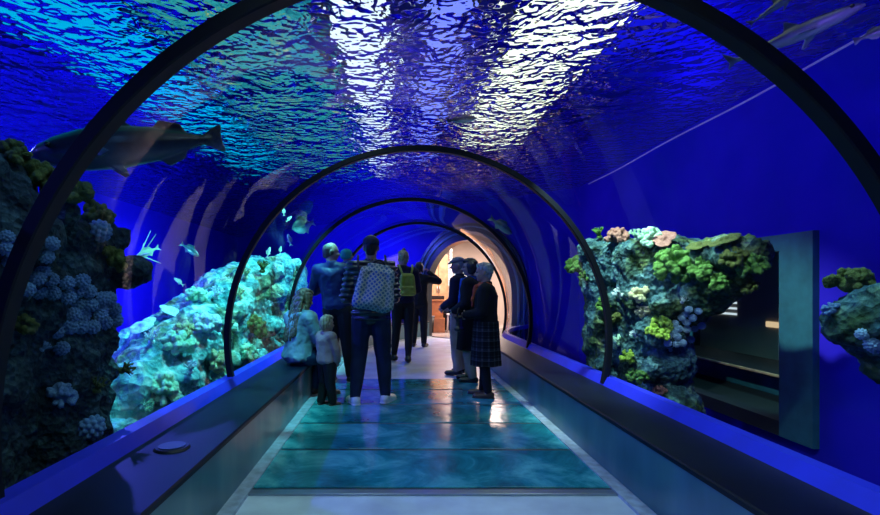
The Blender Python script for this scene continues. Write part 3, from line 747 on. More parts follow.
# ------------------------------------------------------------------ reef rocks and corals
from mathutils.bvhtree import BVHTree
def reef_mat(name, stops, scale, bump=.8, fine=30, hue2=None):
    t = NT(name); v = t.coord()
    n = t('TexNoise', {'Vector': v, 'Scale': scale, 'Detail': 8.0, 'Roughness': .7, 'Distortion': .4})
    c = t.ramp(n.outputs[0], stops)
    if hue2:
        m = t('TexNoise', {'Vector': v, 'Scale': scale*.35, 'Detail': 3.0})
        f = t.ramp(m.outputs[0], [(.48, (0, 0, 0)), (.6, (1, 1, 1))])
        c2 = t.ramp(n.outputs[0], hue2)
        c = t('Mix', {0: f, 6: c, 7: c2}, data_type='RGBA').outputs[2]
    vo = t('TexVoronoi', {'Vector': v, 'Scale': fine})
    a = t('Math', {0: vo.outputs[0], 1: n.outputs[0]}, operation='ADD')
    b = t('Bump', {'Height': a.outputs[0], 'Strength': bump, 'Distance': .03})
    return t.surf(t('BsdfPrincipled', {'Base Color': c, 'Roughness': .85, 'Specular IOR Level': .2, 'Normal': b.outputs[0]}))
M['rock_dark'] = reef_mat('dark_reef_rock', [(.3, (.004, .008, .014)), (.52, (.018, .04, .055)), (.68, (.07, .14, .15))], 9, 1.0, 30)
M['rock_teal'] = reef_mat('turquoise_reef_rock', [(.30, (.01, .05, .06)), (.45, (.06, .26, .28)), (.57, (.28, .62, .60)), (.70, (.80, .90, .78))], 5, 1.0, 16,
                          [(.32, (.015, .04, .03)), (.5, (.16, .24, .12)), (.66, (.75, .75, .50))])
M['rock_green'] = reef_mat('mossy_reef_rock', [(.32, (.008, .018, .022)), (.48, (.03, .10, .12)), (.6, (.10, .24, .26)), (.75, (.3, .48, .45))], 7, 1.0, 26,
                           [(.34, (.008, .02, .012)), (.52, (.05, .11, .04)), (.68, (.22, .30, .10))])
random.seed(5)
ROCKS = []
def rock(label, blobs, mat, voxel, disp, group=None):
    bm = bmesh.new()
    for a, ra, b, rb in blobs: hull(bm, V(*a), ra, V(*b), rb)
    me = remesh(bm, voxel, 2, .5, disp)
    o = link('reef_rock', me, mat); tag(o, label, 'reef rock')
    ROCKS.append(BVHTree.FromPolygons([v.co for v in me.vertices], [p.vertices for p in me.polygons])); return o
def hit(px, py, k=None):
    """where a sight line meets the rocks: (point, normal)"""
    d = V((px-VX)/F, 1, -(py-VY)/F).normalized(); best = None
    for t in (ROCKS if k is None else [ROCKS[k]]):
        r = t.ray_cast(V(0, 0, EYE), d)
        if r[0] and (best is None or r[3] < best[2]): best = (r[0], r[1], r[3])
    return best
# dark tower close by on the left
b = [((-2.35, 2.1, -.4), (.50, .75, .25), (-2.25, 2.15, .8), (.42, .78, .4)), ((-2.2, 2.15, .8), (.42, .78, .4), (-2.1, 2.2, 1.55), (.42, .62, .20)),
     ((-2.05, 3.0, .0), (.25, .30, .4), (-2.0, 3.0, 1.25), (.25, .30, .35)), ((-1.92, 2.95, 1.55), (.24, .28, .15), (-2.4, 2.3, 1.6), (.3, .3, .16)), ((-1.80, 2.15, 1.5), (.24, .4, .2), (-1.85, 2.1, 1.72), (.28, .36, .15))]
for k in range(44):
    y = random.uniform(1.5, 3.22); z = random.uniform(-.3, 1.68)
    c = (-1.80+random.uniform(-.08, .04)+.12*(z > 1.25), y, z); r = random.uniform(.06, .14); c = (c[0]-r*.6, y, z); b.append((c, r, (c[0]-.25, c[1], c[2]), r))
rock('dark rock tower covered in pale blue ball corals at the left edge', b, M['rock_dark'], .024, ((.25, .14), (.07, .08)))
# turquoise reef slope along the left side
def hleft(x, y):
    pts = [(3.2, .20), (4.2, .60), (5.0, .92), (6.0, 1.24), (7.0, 1.58), (8.5, 1.85), (11, 1.7)]
    h = pts[0][1]
    for (a, ha), (c, hc) in zip(pts, pts[1:]):
        if a <= y <= c: h = ha+(hc-ha)*(y-a)/(c-a)
    if y > 11: h = 1.7
    q = (abs(x)-2.0)/1.9
    return -.5+(h+.5)*math.exp(-q*q if q > 0 else 0)
b = []
for k in range(150):
    y = random.uniform(3.85, 10.5); x = -2.05-abs(random.gauss(0, 1))*1.1
    r = random.uniform(.16, .34); h = hleft(x, y)-r*.8+random.uniform(-.06, .10)
    x = min(x, -1.80-r*.75)
    b.append(((x, y, h), (r, r*1.2, r*.8), (x-.1, y, min(h-.3, -.3)), (r*1.1, r*1.2, r)))
for k in range(60):
    y = random.uniform(3.62, 9.5); z = random.uniform(-.2, max(.1, hleft(-2, y)-.1)); r = random.uniform(.08, .17)
    b.append(((-1.80-r*.8, y, z), r, (-2.2, y, z), r))
rock('bright turquoise reef slope behind the left ledge', b, M['rock_teal'], .035, ((.30, .16), (.08, .09)))
# planted pillar on the right
b = [((2.40, 4.55, -.5), (.30, .34, .2), (2.36, 4.62, 1.0), (.28, .38, .3)), ((2.30, 5.25, -.4), (.24, .35, .2), (2.26, 5.3, 1.0), (.22, .40, .3)),
     ((2.36, 4.6, 1.0), (.28, .38, .3), (2.34, 4.5, 1.62), (.36, .40, .12)), ((2.26, 5.3, 1.0), (.22, .40, .3), (2.20, 5.2, 1.68), (.28, .50, .10)),
     ((2.5, 4.2, 1.52), (.30, .30, .15), (2.60, 3.82, 1.52), (.21, .22, .16)), ((2.55, 3.95, 1.32), (.17, .2, .16), (2.45, 4.3, 1.1), (.2, .2, .2)),
     ((2.32, 4.15, -.3), (.24, .2, .3), (2.36, 4.3, .25), (.25, .24, .2))]
for k in range(40):
    y = random.uniform(4.15, 5.6); z = random.uniform(-.2, 1.55); r = random.uniform(.05, .12)
    b.append(((2.06+r*.4+.14*max(0, (4.7-y)), y, z), r, (2.4, y, z), r))
rock('mossy reef pillar planted with green corals behind the right wall', b, M['rock_green'], .024, ((.2, .11), (.06, .06)))
# nearer rock at the right edge
b = [((2.42, 2.50, 1.10), (.26, .22, .17), (2.9, 2.4, 1.08), (.3, .3, .2)), ((2.55, 2.45, .92), (.2, .2, .15), (3.0, 2.3, .7), (.3, .3, .2)), ((2.9, 2.35, .8), (.25, .25, .2), (3.1, 2.2, -.5), (.3, .3, .2)),
     ((2.72, 2.42, .6), (.08, .1, .1), (2.85, 2.3, .1), (.12, .12, .1))]
for k in range(10):
    b.append(((2.32+random.uniform(0, .3), 2.45+random.uniform(-.15, .1), 1.09+random.uniform(-.15, .12)), random.uniform(.05, .1), (2.6, 2.45, 1.0), .1))
rock('dark hanging reef rock at the right edge, past the big window', b, M['rock_green'], .024, ((.2, .1), (.05, .05)))
# --- coral kinds
def coral_mat(name, a, b_, scale=30, rough=.7):
    t = NT(name); v = t.coord(); n = t('TexNoise', {'Vector': v, 'Scale': scale, 'Detail': 4.0})
    c = t.ramp(n.outputs[0], [(.35, a), (.65, b_)]); bb = t('Bump', {'Height': n.outputs[0], 'Strength': .7, 'Distance': .01})
    return t.surf(t('BsdfPrincipled', {'Base Color': c, 'Roughness': rough, 'Specular IOR Level': .25, 'Normal': bb.outputs[0]}))
M['c_blue'] = coral_mat('pale_blue_coral', (.06, .17, .36), (.22, .42, .66))
M['c_sky'] = coral_mat('sky_blue_coral', (.12, .34, .55), (.50, .72, .88))
M['c_green'] = coral_mat('leaf_green_coral', (.025, .12, .02), (.16, .36, .07))
M['c_lime'] = coral_mat('lime_green_coral', (.14, .34, .02), (.46, .66, .10))
M['c_olive'] = coral_mat('olive_coral', (.03, .06, .012), (.14, .18, .04))
M['c_cream'] = coral_mat('cream_coral', (.34, .36, .18), (.70, .68, .42))
M['c_mint'] = coral_mat('pale_mint_coral', (.20, .50, .32), (.55, .85, .60))
M['c_rust'] = coral_mat('rusty_pink_coral', (.22, .09, .07), (.48, .26, .20))
M['c_white'] = coral_mat('white_blue_coral', (.30, .50, .55), (.80, .92, .92))
def ball_mesh(seed, n=46, amp=.30):
    """a round head of close packed knobs"""
    g = PI*(3-math.sqrt(5)); K = []
    for k in range(n):
        z = 1-2*(k+.5)/n; q = math.sqrt(1-z*z); K.append(V(q*math.cos(g*k+seed), q*math.sin(g*k+seed), z))
    bm = bmesh.new(); bmesh.ops.create_icosphere(bm, subdivisions=5, radius=1)
    for v in bm.verts:
        c = v.co.normalized(); d = min((c-q).length for q in K); v.co = c*(1.05-amp*min(1, d/.30)**2)
    me = bpy.data.meshes.new('ball_coral'); bm.to_mesh(me); bm.free(); return me
def bush_mesh(seed, n=34, flat=.75, lobe=(.16, .28), voxel=.045):
    rnd = random.Random(seed); bm = bmesh.new(); ball(bm, (0, 0, -.1), (.5, .5, .4), 2)
    for k in range(n):
        a = rnd.uniform(0, 2*PI); z = rnd.uniform(-.25, 1); q = math.sqrt(max(0, 1-z*z)); r = rnd.uniform(*lobe)
        p = V(q*math.cos(a), q*math.sin(a), z*flat)*rnd.uniform(.72, .95)
        hull(bm, p*.4, r*.5, p, r, 1)
    return remesh(bm, voxel, 1, .5, ((.12, .10),))
def branch_mesh(seed, n=9, voxel=.04):
    """upright forked fingers from one foot"""
    rnd = random.Random(seed); bm = bmesh.new(); ball(bm, (0, 0, -.05), (.25, .25, .15), 2)
    def grow(p, d, L, r, lv):
        q = p+d*L; hull(bm, p, r, q, r*.75, 1)
        if lv:
            for s in range(2):
                e = (d+V(rnd.uniform(-.7, .7), rnd.uniform(-.7, .7), rnd.uniform(-.1, .5))).normalized(); grow(q, e, L*.75, r*.78, lv-1)
    for k in range(n):
        a = 2*PI*k/n; grow(V(0, 0, 0), V(math.cos(a)*.5, math.sin(a)*.5, .8).normalized(), .36, .07, 2)
    return remesh(bm, voxel, 1, .5)
def plate_mesh(seed):
    bm = bmesh.new(); rnd = random.Random(seed)
    hull(bm, V(0, 0, -.25), .14, V(0, 0, 0), .3); hull(bm, V(-.4, -.1, .05), (.5, .5, .045), V(.4, .1, .08), (.5, .55, .045)); hull(bm, V(0, .3, .04), (.5, .4, .05), V(.3, -.3, .1), (.5, .4, .04))
    return remesh(bm, .045, 1, .5, ((.25, .12),))
BALLS = [ball_mesh(k) for k in range(3)]; BUSH = [bush_mesh(k) for k in range(4)]; BRANCH = [branch_mesh(k+9) for k in range(3)]; PLATE = [plate_mesh(k) for k in range(2)]
def with_mat(me, mat):
    key = (me.name, mat.name)
    if key not in with_mat.c:
        m = me.copy(); m.materials.clear(); m.materials.append(mat); m.shade_smooth(); with_mat.c[key] = m
    return with_mat.c[key]
with_mat.c = {}
def coral(kind, me, mat, px, py, rpx, label, cat='coral', group=None, up=.5, k=None, sink=.35, sc=(1, 1, 1)):
    h = None
    for dy in range(0, 26, 2):                      # at the rim, slide down onto the rock
        h = hit(px, py+dy, k)
        if h: break
    if not h: 
        print('no rock behind', kind, px, py); return
    p, n, d = h; r = rpx*p.y/F*(1.0 if group else 1.2)
    o = bpy.data.objects.new(kind, with_mat(me, mat)); C.objects.link(o)
    dirn = (n*(1-up)+V(0, 0, 1)*up).normalized()
    o.location = p+dirn*r*sink
    o.rotation_euler = dirn.to_track_quat('Z', 'Y').to_euler(); o.scale = (r*sc[0], r*sc[1], r*sc[2])
    o.rotation_euler.rotate_axis('Z', random.uniform(0, 6))
    tag(o, label, cat, group); return o
g1 = 'pale blue ball corals on the dark tower'
for (x, y) in [(5, 236), (3, 249), (48, 244), (43, 256), (40, 269), (35, 280), (51, 279), (64, 282), (81, 280), (35, 292), (51, 292), (66, 297), (77, 292), (89, 292),
               (78, 303), (88, 305), (98, 297), (107, 299), (99, 309), (110, 309), (69, 314), (56, 333), (69, 327), (80, 327), (91, 327), (103, 322), (60, 346), (84, 315), (98, 319), (112, 322), (20, 262), (24, 290), (8, 264)]:
    coral('ball_coral', random.choice(BALLS), M['c_blue'], x, y, 7.4, 'pale blue ball coral in the dense patch on the dark left tower', group=g1, up=0, k=0, sink=.5)
coral('ball_coral', BALLS[0], M['c_blue'], 96, 233, 9.5, 'larger single pale blue ball coral, highest on the dark left tower', k=0, up=0)
coral('ball_coral', BALLS[1], M['c_blue'], 86, 428, 11, 'large dim blue ball coral low on the dark left tower', k=0, up=0)
for x, y, r, kind, me, mt, lab in [
    (12, 160, 14, 'bush_coral', BUSH[3], 'c_olive', 'olive bushy coral on top of the dark left tower, touching the image edge'),
    (108, 262, 12, 'leafy_coral', BUSH[0], 'c_olive', 'olive leafy coral on right rim of dark tower beside the long finned fish'),
    (122, 345, 12, 'leafy_coral', BUSH[1], 'c_olive', 'olive leafy coral at right rim of dark tower above the branching ones'),
    (60, 400, 12, 'bush_coral', BUSH[2], 'c_blue', 'dim blue bushy coral low on the front of the dark tower'),
    (20, 330, 12, 'bush_coral', BUSH[3], 'c_olive', 'olive bushy coral low on the dark tower behind the near arch rib'),
    (35, 172, 15, 'bush_coral', BUSH[0], 'c_olive', 'olive bushy coral on top of the dark left tower, nearest the image edge'),
    (72, 186, 16, 'bush_coral', BUSH[1], 'c_olive', 'olive bushy coral topping the dark left tower behind the near arch rib'),
    (97, 203, 12, 'leafy_coral', BUSH[2], 'c_olive', 'olive leafy coral on the upper right edge of the dark left tower'),
    (118, 372, 13, 'branching_coral', BRANCH[0], 'c_olive', 'olive branching coral at right edge of dark tower, upper one'),
    (116, 400, 15, 'branching_coral', BRANCH[1], 'c_olive', 'olive branching coral at right edge of dark tower, lower one'),
    (95, 395, 14, 'branching_coral', BRANCH[2], 'c_olive', 'olive branching coral beside the large dim blue ball'),
    (39, 352, 9, 'star_coral', BRANCH[0], 'c_blue', 'dim blue star shaped coral low on the dark tower')]:
    coral(kind, me, M[mt], x, y, r, lab, k=0, up=.4)
# corals of the right pillar
g2 = 'sky blue button corals on the pillar'
for (x, y) in [(360, 105), (390, 70), (375, 88), (385, 120), (330, 135), (350, 160), (380, 150), (410, 145), (437, 135), (390, 195), (365, 205), (335, 210), (305, 210), (305, 182), (330, 168), (345, 188), (430, 75), (408, 108)]:
    coral('button_coral', random.choice(BALLS), M['c_sky'], 590+x/3.96, 290+y/3.96, 3.9, 'small sky blue button coral in the cluster on the right pillar', group=g2, up=0, k=2, sink=.5)
PC_ = [(578, 256, 9, 'bush_coral', BUSH[0], 'c_green', 'green bushy coral on upper left edge of the pillar'),
  (581, 270, 8, 'bush_coral', BUSH[1], 'c_green', 'green bushy coral below the uppermost on the pillar left edge'),
  (588, 281, 9, 'branching_coral', BRANCH[1], 'c_green', 'green branching coral on the pillar left edge by the arch rib'),
  (600, 240, 10, 'upright_coral', BRANCH[0], 'c_green', 'upright dark green coral standing on the left of the pillar top'),
  (618, 241, 10, 'mound_coral', BUSH[2], 'c_rust', 'rusty pink mound coral on the pillar top'),
  (637, 242, 10, 'upright_coral', BRANCH[2], 'c_mint', 'pale mint upright coral on the middle of the pillar top'),
  (651, 243, 11, 'bush_coral', BUSH[3], 'c_mint', 'pale mint bushy coral beside the rusty plate on the pillar top'),
  (664, 244, 13, 'plate_coral', PLATE[0], 'c_rust', 'rusty flat plate coral jutting from the pillar top'),
  (727, 246, 14, 'plate_coral', PLATE[1], 'c_olive', 'dark flat plate coral on the pillar overhang'),
  (700, 250, 11, 'plate_coral', PLATE[0], 'c_olive', 'dark plate coral between the two ends of the pillar top'),
  (675, 266, 15, 'bush_coral', BUSH[0], 'c_green', 'big green bushy coral high on the front of the pillar'),
  (688, 280, 11, 'bush_coral', BUSH[3], 'c_green', 'green bushy coral below the biggest one on the pillar'),
  (703, 271, 11, 'bush_coral', BUSH[1], 'c_green', 'green bushy coral right of the biggest one on the pillar'),
  (718, 284, 9, 'leafy_coral', BUSH[2], 'c_green', 'small green leafy coral under the overhang'),
  (735, 262, 11, 'bush_coral', BUSH[3], 'c_olive', 'dark olive bushy coral on the overhang front'),
  (750, 268, 12, 'bush_coral', BUSH[0], 'c_green', 'dark green bushy coral near the overhang tip'),
  (742, 286, 10, 'bush_coral', BUSH[2], 'c_olive', 'olive bushy coral hanging low on the overhang'),
  (660, 322, 7, 'leafy_coral', BUSH[0], 'c_lime', 'lime green coral nearest the blue button cluster'),
  (653, 333, 7, 'leafy_coral', BUSH[1], 'c_lime', 'lime green coral at the left of the lime clump beside the blue buttons'),
  (662, 337, 7, 'leafy_coral', BUSH[2], 'c_lime', 'lime green coral at the foot of the lime clump'),
  (666, 328, 6, 'leafy_coral', BUSH[3], 'c_lime', 'lime green coral touching the blue buttons'),
  (620, 344, 7, 'leafy_coral', BUSH[0], 'c_mint', 'pale green leafy coral low beside the second arch rib'),
  (629, 359, 7, 'leafy_coral', BUSH[1], 'c_lime', 'yellow green coral low on the pillar near the arch rib foot'),
  (634, 376, 6, 'leafy_coral', BUSH[2], 'c_green', 'green coral lowest on the pillar, left of a pair'),
  (643, 378, 6, 'leafy_coral', BUSH[3], 'c_green', 'green coral lowest on the pillar, right of a pair'),
  (619, 320, 6, 'mound_coral', BUSH[1], 'c_olive', 'olive mound coral halfway down beside the arch rib'),
  (644, 311, 6, 'mound_coral', BUSH[2], 'c_cream', 'cream mound coral in the middle of the pillar'),
  (641, 299, 9, 'bush_coral', BUSH[0], 'c_cream', 'pale cream bushy coral above the cream mound'),
  (624, 297, 9, 'branching_coral', BRANCH[0], 'c_white', 'lacy white blue coral at the upper middle of the pillar'),
  (638, 338, 7, 'branching_coral', BRANCH[1], 'c_white', 'white blue branching coral left of the lime clump'),
  (681, 304, 7, 'branching_coral', BRANCH[2], 'c_white', 'white blue branching coral above the blue button cluster'),
  (671, 352, 7, 'star_coral', BRANCH[1], 'c_blue', 'blue star coral under the blue button cluster'),
  (600, 375, 7, 'leafy_coral', BUSH[1], 'c_olive', 'olive leafy coral at the foot of the pillar left edge'),
  (607, 306, 8, 'bush_coral', BUSH[2], 'c_green', 'dark green bushy coral left of the arch rib, halfway down'),
  (660, 394, 6, 'mound_coral', BUSH[3], 'c_rust', 'brownish mound coral at the bottom of the pillar')]
for x, y, r, kind, me, mt, lab in PC_: coral(kind, me, M[mt], x, y, r, lab, k=2, up=.45)
for x, y, r, kind, me, mt, lab, up in [(851, 280, 17, 'bush_coral', BUSH[1], 'c_olive', 'olive dome coral on top of the hanging rock at right', .9),
    (864, 333, 5, 'button_coral', BALLS[0], 'c_sky', 'sky blue button coral on the hanging rock, upper one', 0), (870, 343, 6, 'button_coral', BALLS[1], 'c_sky', 'sky blue button coral on the hanging rock, lower one', 0), (876, 347, 5, 'button_coral', BALLS[2], 'c_sky', 'sky blue button coral on the hanging rock, nearest the image edge', 0),
    (866, 378, 7, 'leafy_coral', BUSH[2], 'c_green', 'small green leafy coral under the hanging rock', .2), (833, 312, 7, 'mound_coral', BUSH[3], 'c_blue', 'dim blue mound coral at the left end of the hanging rock', .4)]:
    coral(kind, me, M[mt], x, y, r, lab, k=3, up=up)
# corals and pale stones of the turquoise slope
rnd = random.Random(3)
TL = [(146, 330, 13, 'plate_coral', PLATE[0], 'c_white', 'pale plate coral at the left end of the turquoise slope'), (170, 318, 14, 'plate_coral', PLATE[1], 'c_white', 'pale plate coral second from the left end of the turquoise slope'),
  (152, 345, 12, 'branching_coral', BRANCH[0], 'c_white', 'white branching coral under the pale plate corals'), (178, 350, 14, 'bush_coral', BUSH[0], 'c_mint', 'mint bushy coral in the middle of the turquoise slope'),
  (205, 330, 13, 'bush_coral', BUSH[1], 'c_white', 'whitish bushy coral left of the second arch rib'), (160, 392, 14, 'bush_coral', BUSH[2], 'c_mint', 'mint bushy coral low on the turquoise slope'),
  (190, 375, 12, 'branching_coral', BRANCH[1], 'c_white', 'white branching coral low on the turquoise slope'), (212, 362, 11, 'bush_coral', BUSH[3], 'c_cream', 'cream bushy coral beside the second arch rib foot'),
  (214, 300, 11, 'branching_coral', BRANCH[2], 'c_white', 'white branching coral on the crest left of the arch rib'), (195, 300, 10, 'bush_coral', BUSH[1], 'c_mint', 'mint bushy coral on the crest of the turquoise slope'),
  (240, 300, 10, 'branching_coral', BRANCH[0], 'c_cream', 'cream branching coral just right of the second arch rib'), (252, 330, 11, 'bush_coral', BUSH[2], 'c_olive', 'olive bushy coral between arch rib and seated woman'),
  (245, 280, 10, 'upright_coral', BRANCH[1], 'c_cream', 'cream upright coral on the crest above the seated woman, left one'), (262, 275, 11, 'upright_coral', BRANCH[2], 'c_olive', 'olive upright coral on the crest above the seated woman'),
  (262, 310, 10, 'branching_coral', BRANCH[1], 'c_white', 'white branching coral left of the seated woman'), (245, 355, 9, 'mound_coral', BUSH[0], 'c_mint', 'mint mound coral just above the blue edge by the arch rib'),
  (140, 410, 12, 'branching_coral', BRANCH[2], 'c_mint', 'mint branching coral lowest on the turquoise slope'), (184, 333, 9, 'mound_coral', BUSH[3], 'c_cream', 'small cream mound coral mid slope')]
for x, y, r, kind, me, mt, lab in TL: coral(kind, me, M[mt], x, y, r, lab, k=1, up=.5)
# ------------------------------------------------------------------ fish
def fishmat(name, back, belly, rough=.35, zk=6):
    t = NT(name); tc = t('TexCoord'); s = t('SeparateXYZ', {'Vector': tc.outputs['Generated']})
    n = t('TexNoise', {'Vector': tc.outputs['Object'], 'Scale': 14.0, 'Detail': 4.0})
    a = t('Math', {0: n.outputs[0], 1: .22}, operation='MULTIPLY'); b = t('Math', {0: s.outputs[2], 1: a.outputs[0]}, operation='ADD')
    c = t.ramp(b.outputs[0], [(.42, belly), (.62, back)])
    return t.surf(t('BsdfPrincipled', {'Base Color': c, 'Roughness': rough, 'Specular IOR Level': .5}))
M['f_dark'] = fishmat('dark_grey_fish_skin', (.006, .012, .02), (.05, .09, .13))
M['f_shark'] = fishmat('olive_grey_fish_skin', (.05, .10, .11), (.32, .45, .42))
M['f_pale'] = fishmat('pale_yellow_fish_skin', (.55, .65, .45), (.85, .9, .75))
M['f_teal'] = fishmat('teal_fish_skin', (.02, .10, .12), (.35, .75, .62))
M['f_eye'] = plain('fish_eye', (.01, .01, .012), .1)
def fin(bm, pts, th):
    """solid fin from an outline in the body's frame; pts are (x, y, z)"""
    P = [V(*p) for p in pts]; n = (P[1]-P[0]).cross(P[2]-P[0]).normalized()*th*.5
    A = [bm.verts.new(p+n) for p in P]; B = [bm.verts.new(p-n) for p in P]; k = len(P)
    bm.faces.new(A); bm.faces.new(B[::-1])
    for i in range(k): bm.faces.new((A[i], A[(i+1) % k], B[(i+1) % k], B[i]))
def fish(label, head, tail, mat, kind='cod', group=None, roll=0, name='fish'):
    """a swimming fish from snout to tail tip, back upward"""
    head, tail = V(*head), V(*tail); L = (head-tail).length; bm = bmesh.new()
    prof = {'cod': [(.5, .012, .015), (.46, .05, .045), (.38, .085, .075), (.25, .115, .09), (.08, .12, .09), (-.1, .10, .07), (-.25, .062, .042), (-.36, .032, .02), (-.42, .028, .014)],
            'shark': [(.5, .01, .015), (.45, .03, .04), (.36, .052, .06), (.2, .07, .07), (.03, .068, .06), (-.14, .048, .042), (-.3, .026, .022), (-.42, .016, .012)],
            'small': [(.5, .015, .02), (.42, .08, .05), (.28, .13, .07), (.1, .14, .07), (-.1, .10, .05), (-.25, .05, .03), (-.34, .035, .018)],
            'disc': [(.5, .02, .02), (.44, .12, .05), (.3, .25, .075), (.1, .31, .08), (-.1, .25, .06), (-.25, .11, .035), (-.33, .06, .02)]}[kind]
    N = 20; rows = []
    for y, h, w in prof: rows.append([bm.verts.new(V(w*math.cos(a)*L, y*L, h*math.sin(a)*L)) for a in [2*PI*k/N for k in range(N)]])
    for i in range(len(rows)-1):
        for k in range(N): bm.faces.new((rows[i][k], rows[i][(k+1) % N], rows[i+1][(k+1) % N], rows[i+1][k]))
    bm.faces.new(rows[0]); bm.faces.new(rows[-1])
    S = lambda pts: [(x*L, y*L, z*L) for x, y, z in pts]
    th = .017*L
    if kind == 'cod':
        fin(bm, S([(0, -.38, .03), (0, -.46, .075), (0, -.5, .085), (0, -.485, 0), (0, -.5, -.085), (0, -.46, -.075), (0, -.38, -.03)]), th)
        fin(bm, S([(0, .24, .10), (0, .18, .165), (0, .02, .15), (0, -.02, .10)]), th); fin(bm, S([(0, -.10, .08), (0, -.16, .135), (0, -.27, .105), (0, -.30, .04)]), th)
        fin(bm, S([(0, -.10, -.08), (0, -.17, -.135), (0, -.26, -.10), (0, -.29, -.04)]), th)
        for x in (-1, 1):
            fin(bm, S([(x*.07, .26, -.03), (x*.13, .16, -.075), (x*.14, .11, -.05), (x*.075, .18, .005)]), th); fin(bm, S([(x*.03, .16, -.09), (x*.06, .08, -.16), (x*.05, .05, -.155), (x*.03, .08, -.1)]), th)
    elif kind == 'shark':
        fin(bm, S([(0, -.38, .012), (0, -.5, .13), (0, -.475, .04), (0, -.455, 0), (0, -.48, -.06), (0, -.40, -.012)]), th)
        fin(bm, S([(0, .10, .06), (0, .0, .15), (0, -.02, .14), (0, -.03, .05)]), th); fin(bm, S([(0, -.22, .035), (0, -.28, .07), (0, -.29, .02)]), th)
        fin(bm, S([(0, -.2, -.035), (0, -.27, -.065), (0, -.28, -.02)]), th)
        for x in (-1, 1): fin(bm, S([(x*.05, .2, -.03), (x*.20, .07, -.08), (x*.19, .05, -.075), (x*.05, .1, -.035)]), th)
    else:
        q = .14 if kind == 'small' else .17; h = .12 if kind == 'small' else .28
        fin(bm, S([(0, -.30, .025), (0, -.5, q), (0, -.43, 0), (0, -.5, -q), (0, -.30, -.025)]), th)
        fin(bm, S([(0, .25, h*.8), (0, .10, h+.12), (0, -.15, h*.75+.1), (0, -.22, h*.4)]), th); fin(bm, S([(0, .05, -h*.8), (0, -.08, -h-.08), (0, -.2, -h*.5)]), th)
        for x in (-1, 1): fin(bm, S([(x*.055, .2, -.02), (x*.16, .04, -.06), (x*.15, .0, -.02), (x*.055, .12, .02)]), th)
    me = remesh(bm, .0085*L, 2)
    d = (head-tail).normalized(); q = d.to_track_quat('Y', 'Z')
    # bend the body a little and set it in the water
    o = link(name, me, mat); o.location = (head+tail)/2
    o.rotation_euler = q.to_euler(); o.rotation_euler.rotate_axis('Y', roll)
    tag(o, label, 'fish', group)
    ex = {'cod': (.07, .40, .03), 'shark': (.052, .42, .012), 'small': (.05, .40, .03), 'disc': (.05, .38, .05)}[kind]
    for x in (-1, 1):
        b2 = bmesh.new(); ball(b2, V(x*ex[0]*L, ex[1]*L, ex[2]*L), .016*L, 2); from_bm('eye', b2, M['f_eye'], o, True)
    return o
fish('big dark cod like fish swimming behind the near arch rib at upper left', at(30, 155, 2.8), at(224, 138, 3.2), M['f_dark'], 'cod')
fish('long grey shark like fish at upper right, its body crossing behind the near arch rib', at(866, 4, 3.0), at(724, 66, 3.5), M['f_shark'], 'shark')
fish('greenish fish at the top edge, right of the near arch rib', at(808, -16, 3.1), at(748, 26, 3.3), M['f_shark'], 'shark')
fish('fish leaving past the right edge, tail toward the white hose', at(925, 12, 2.9), at(853, 42, 3.1), M['f_shark'], 'cod')
fish('small dark greenish fish beyond the right side of the third arch rib', at(512, 234, 7.8), at(489, 217, 7.8), M['f_teal'], 'small')
fish('greenish fish under the water surface straight above the second arch rib', at(476, 118, 5.0), at(447, 121, 5.0), M['f_teal'], 'cod')
fl_ = fish('pale long finned fish beside the dark left tower', at(135, 258, 4.6), at(160, 247, 4.7), M['f_pale'], 'small')
bm = bmesh.new()
for a, b_ in (((0, .06, .02), (.06, -.12, .17)), ((.02, .06, .0), (.16, -.02, .10)), ((-.02, .06, 0), (-.16, .0, -.02)), ((0, .05, -.02), (-.05, -.05, -.14)), ((0, .02, .02), (-.03, -.14, .12))):
    hull(bm, V(*a), .008, V(*b_), .004, 1)
me = remesh(bm, .004, 1); link('long_fins', me, M['f_pale'], fl_)
SM = [((199, 256, 5.2), (180, 243, 5.2), 'f_teal', 'slender fish right of the pale long finned fish'), ((174, 278, 5.4), (184, 286, 5.4), 'f_pale', 'small pale fish just above the reef crest, left one'),
      ((203, 278, 5.6), (216, 272, 5.6), 'f_pale', 'small pale fish just above the reef crest, second one'), ((219, 280, 5.8), (230, 277, 5.8), 'f_pale', 'small pale fish touching the left side of the second arch rib'),
      ((283, 207, 7.2), (284, 216, 7.2), 'f_pale', 'highest tiny pale fish above the seated woman'), ((292, 216, 7.2), (286, 222, 7.2), 'f_pale', 'tiny pale fish beside the teal disc fish'),
      ((288, 234, 7.6), (291, 246, 7.6), 'f_pale', 'tiny upright pale fish under the teal disc fish'), ((270, 247, 7.4), (267, 258, 7.4), 'f_pale', 'tiny pale fish above the reef crest, near the seated woman'),
      ((281, 246, 7.5), (280, 254, 7.5), 'f_pale', 'tiny pale fish in the middle of the loose shoal'), ((274, 262, 7.6), (278, 272, 7.6), 'f_pale', 'lowest tiny pale fish of the loose shoal')]
for h, t_, mt, lab in SM: fish(lab, at(*h), at(*t_), M[mt], 'small', 'small fish over the reef')
fish('teal disc shaped fish high above the seated woman', at(292, 229, 7.4), at(315, 222, 7.6), M['f_teal'], 'disc')
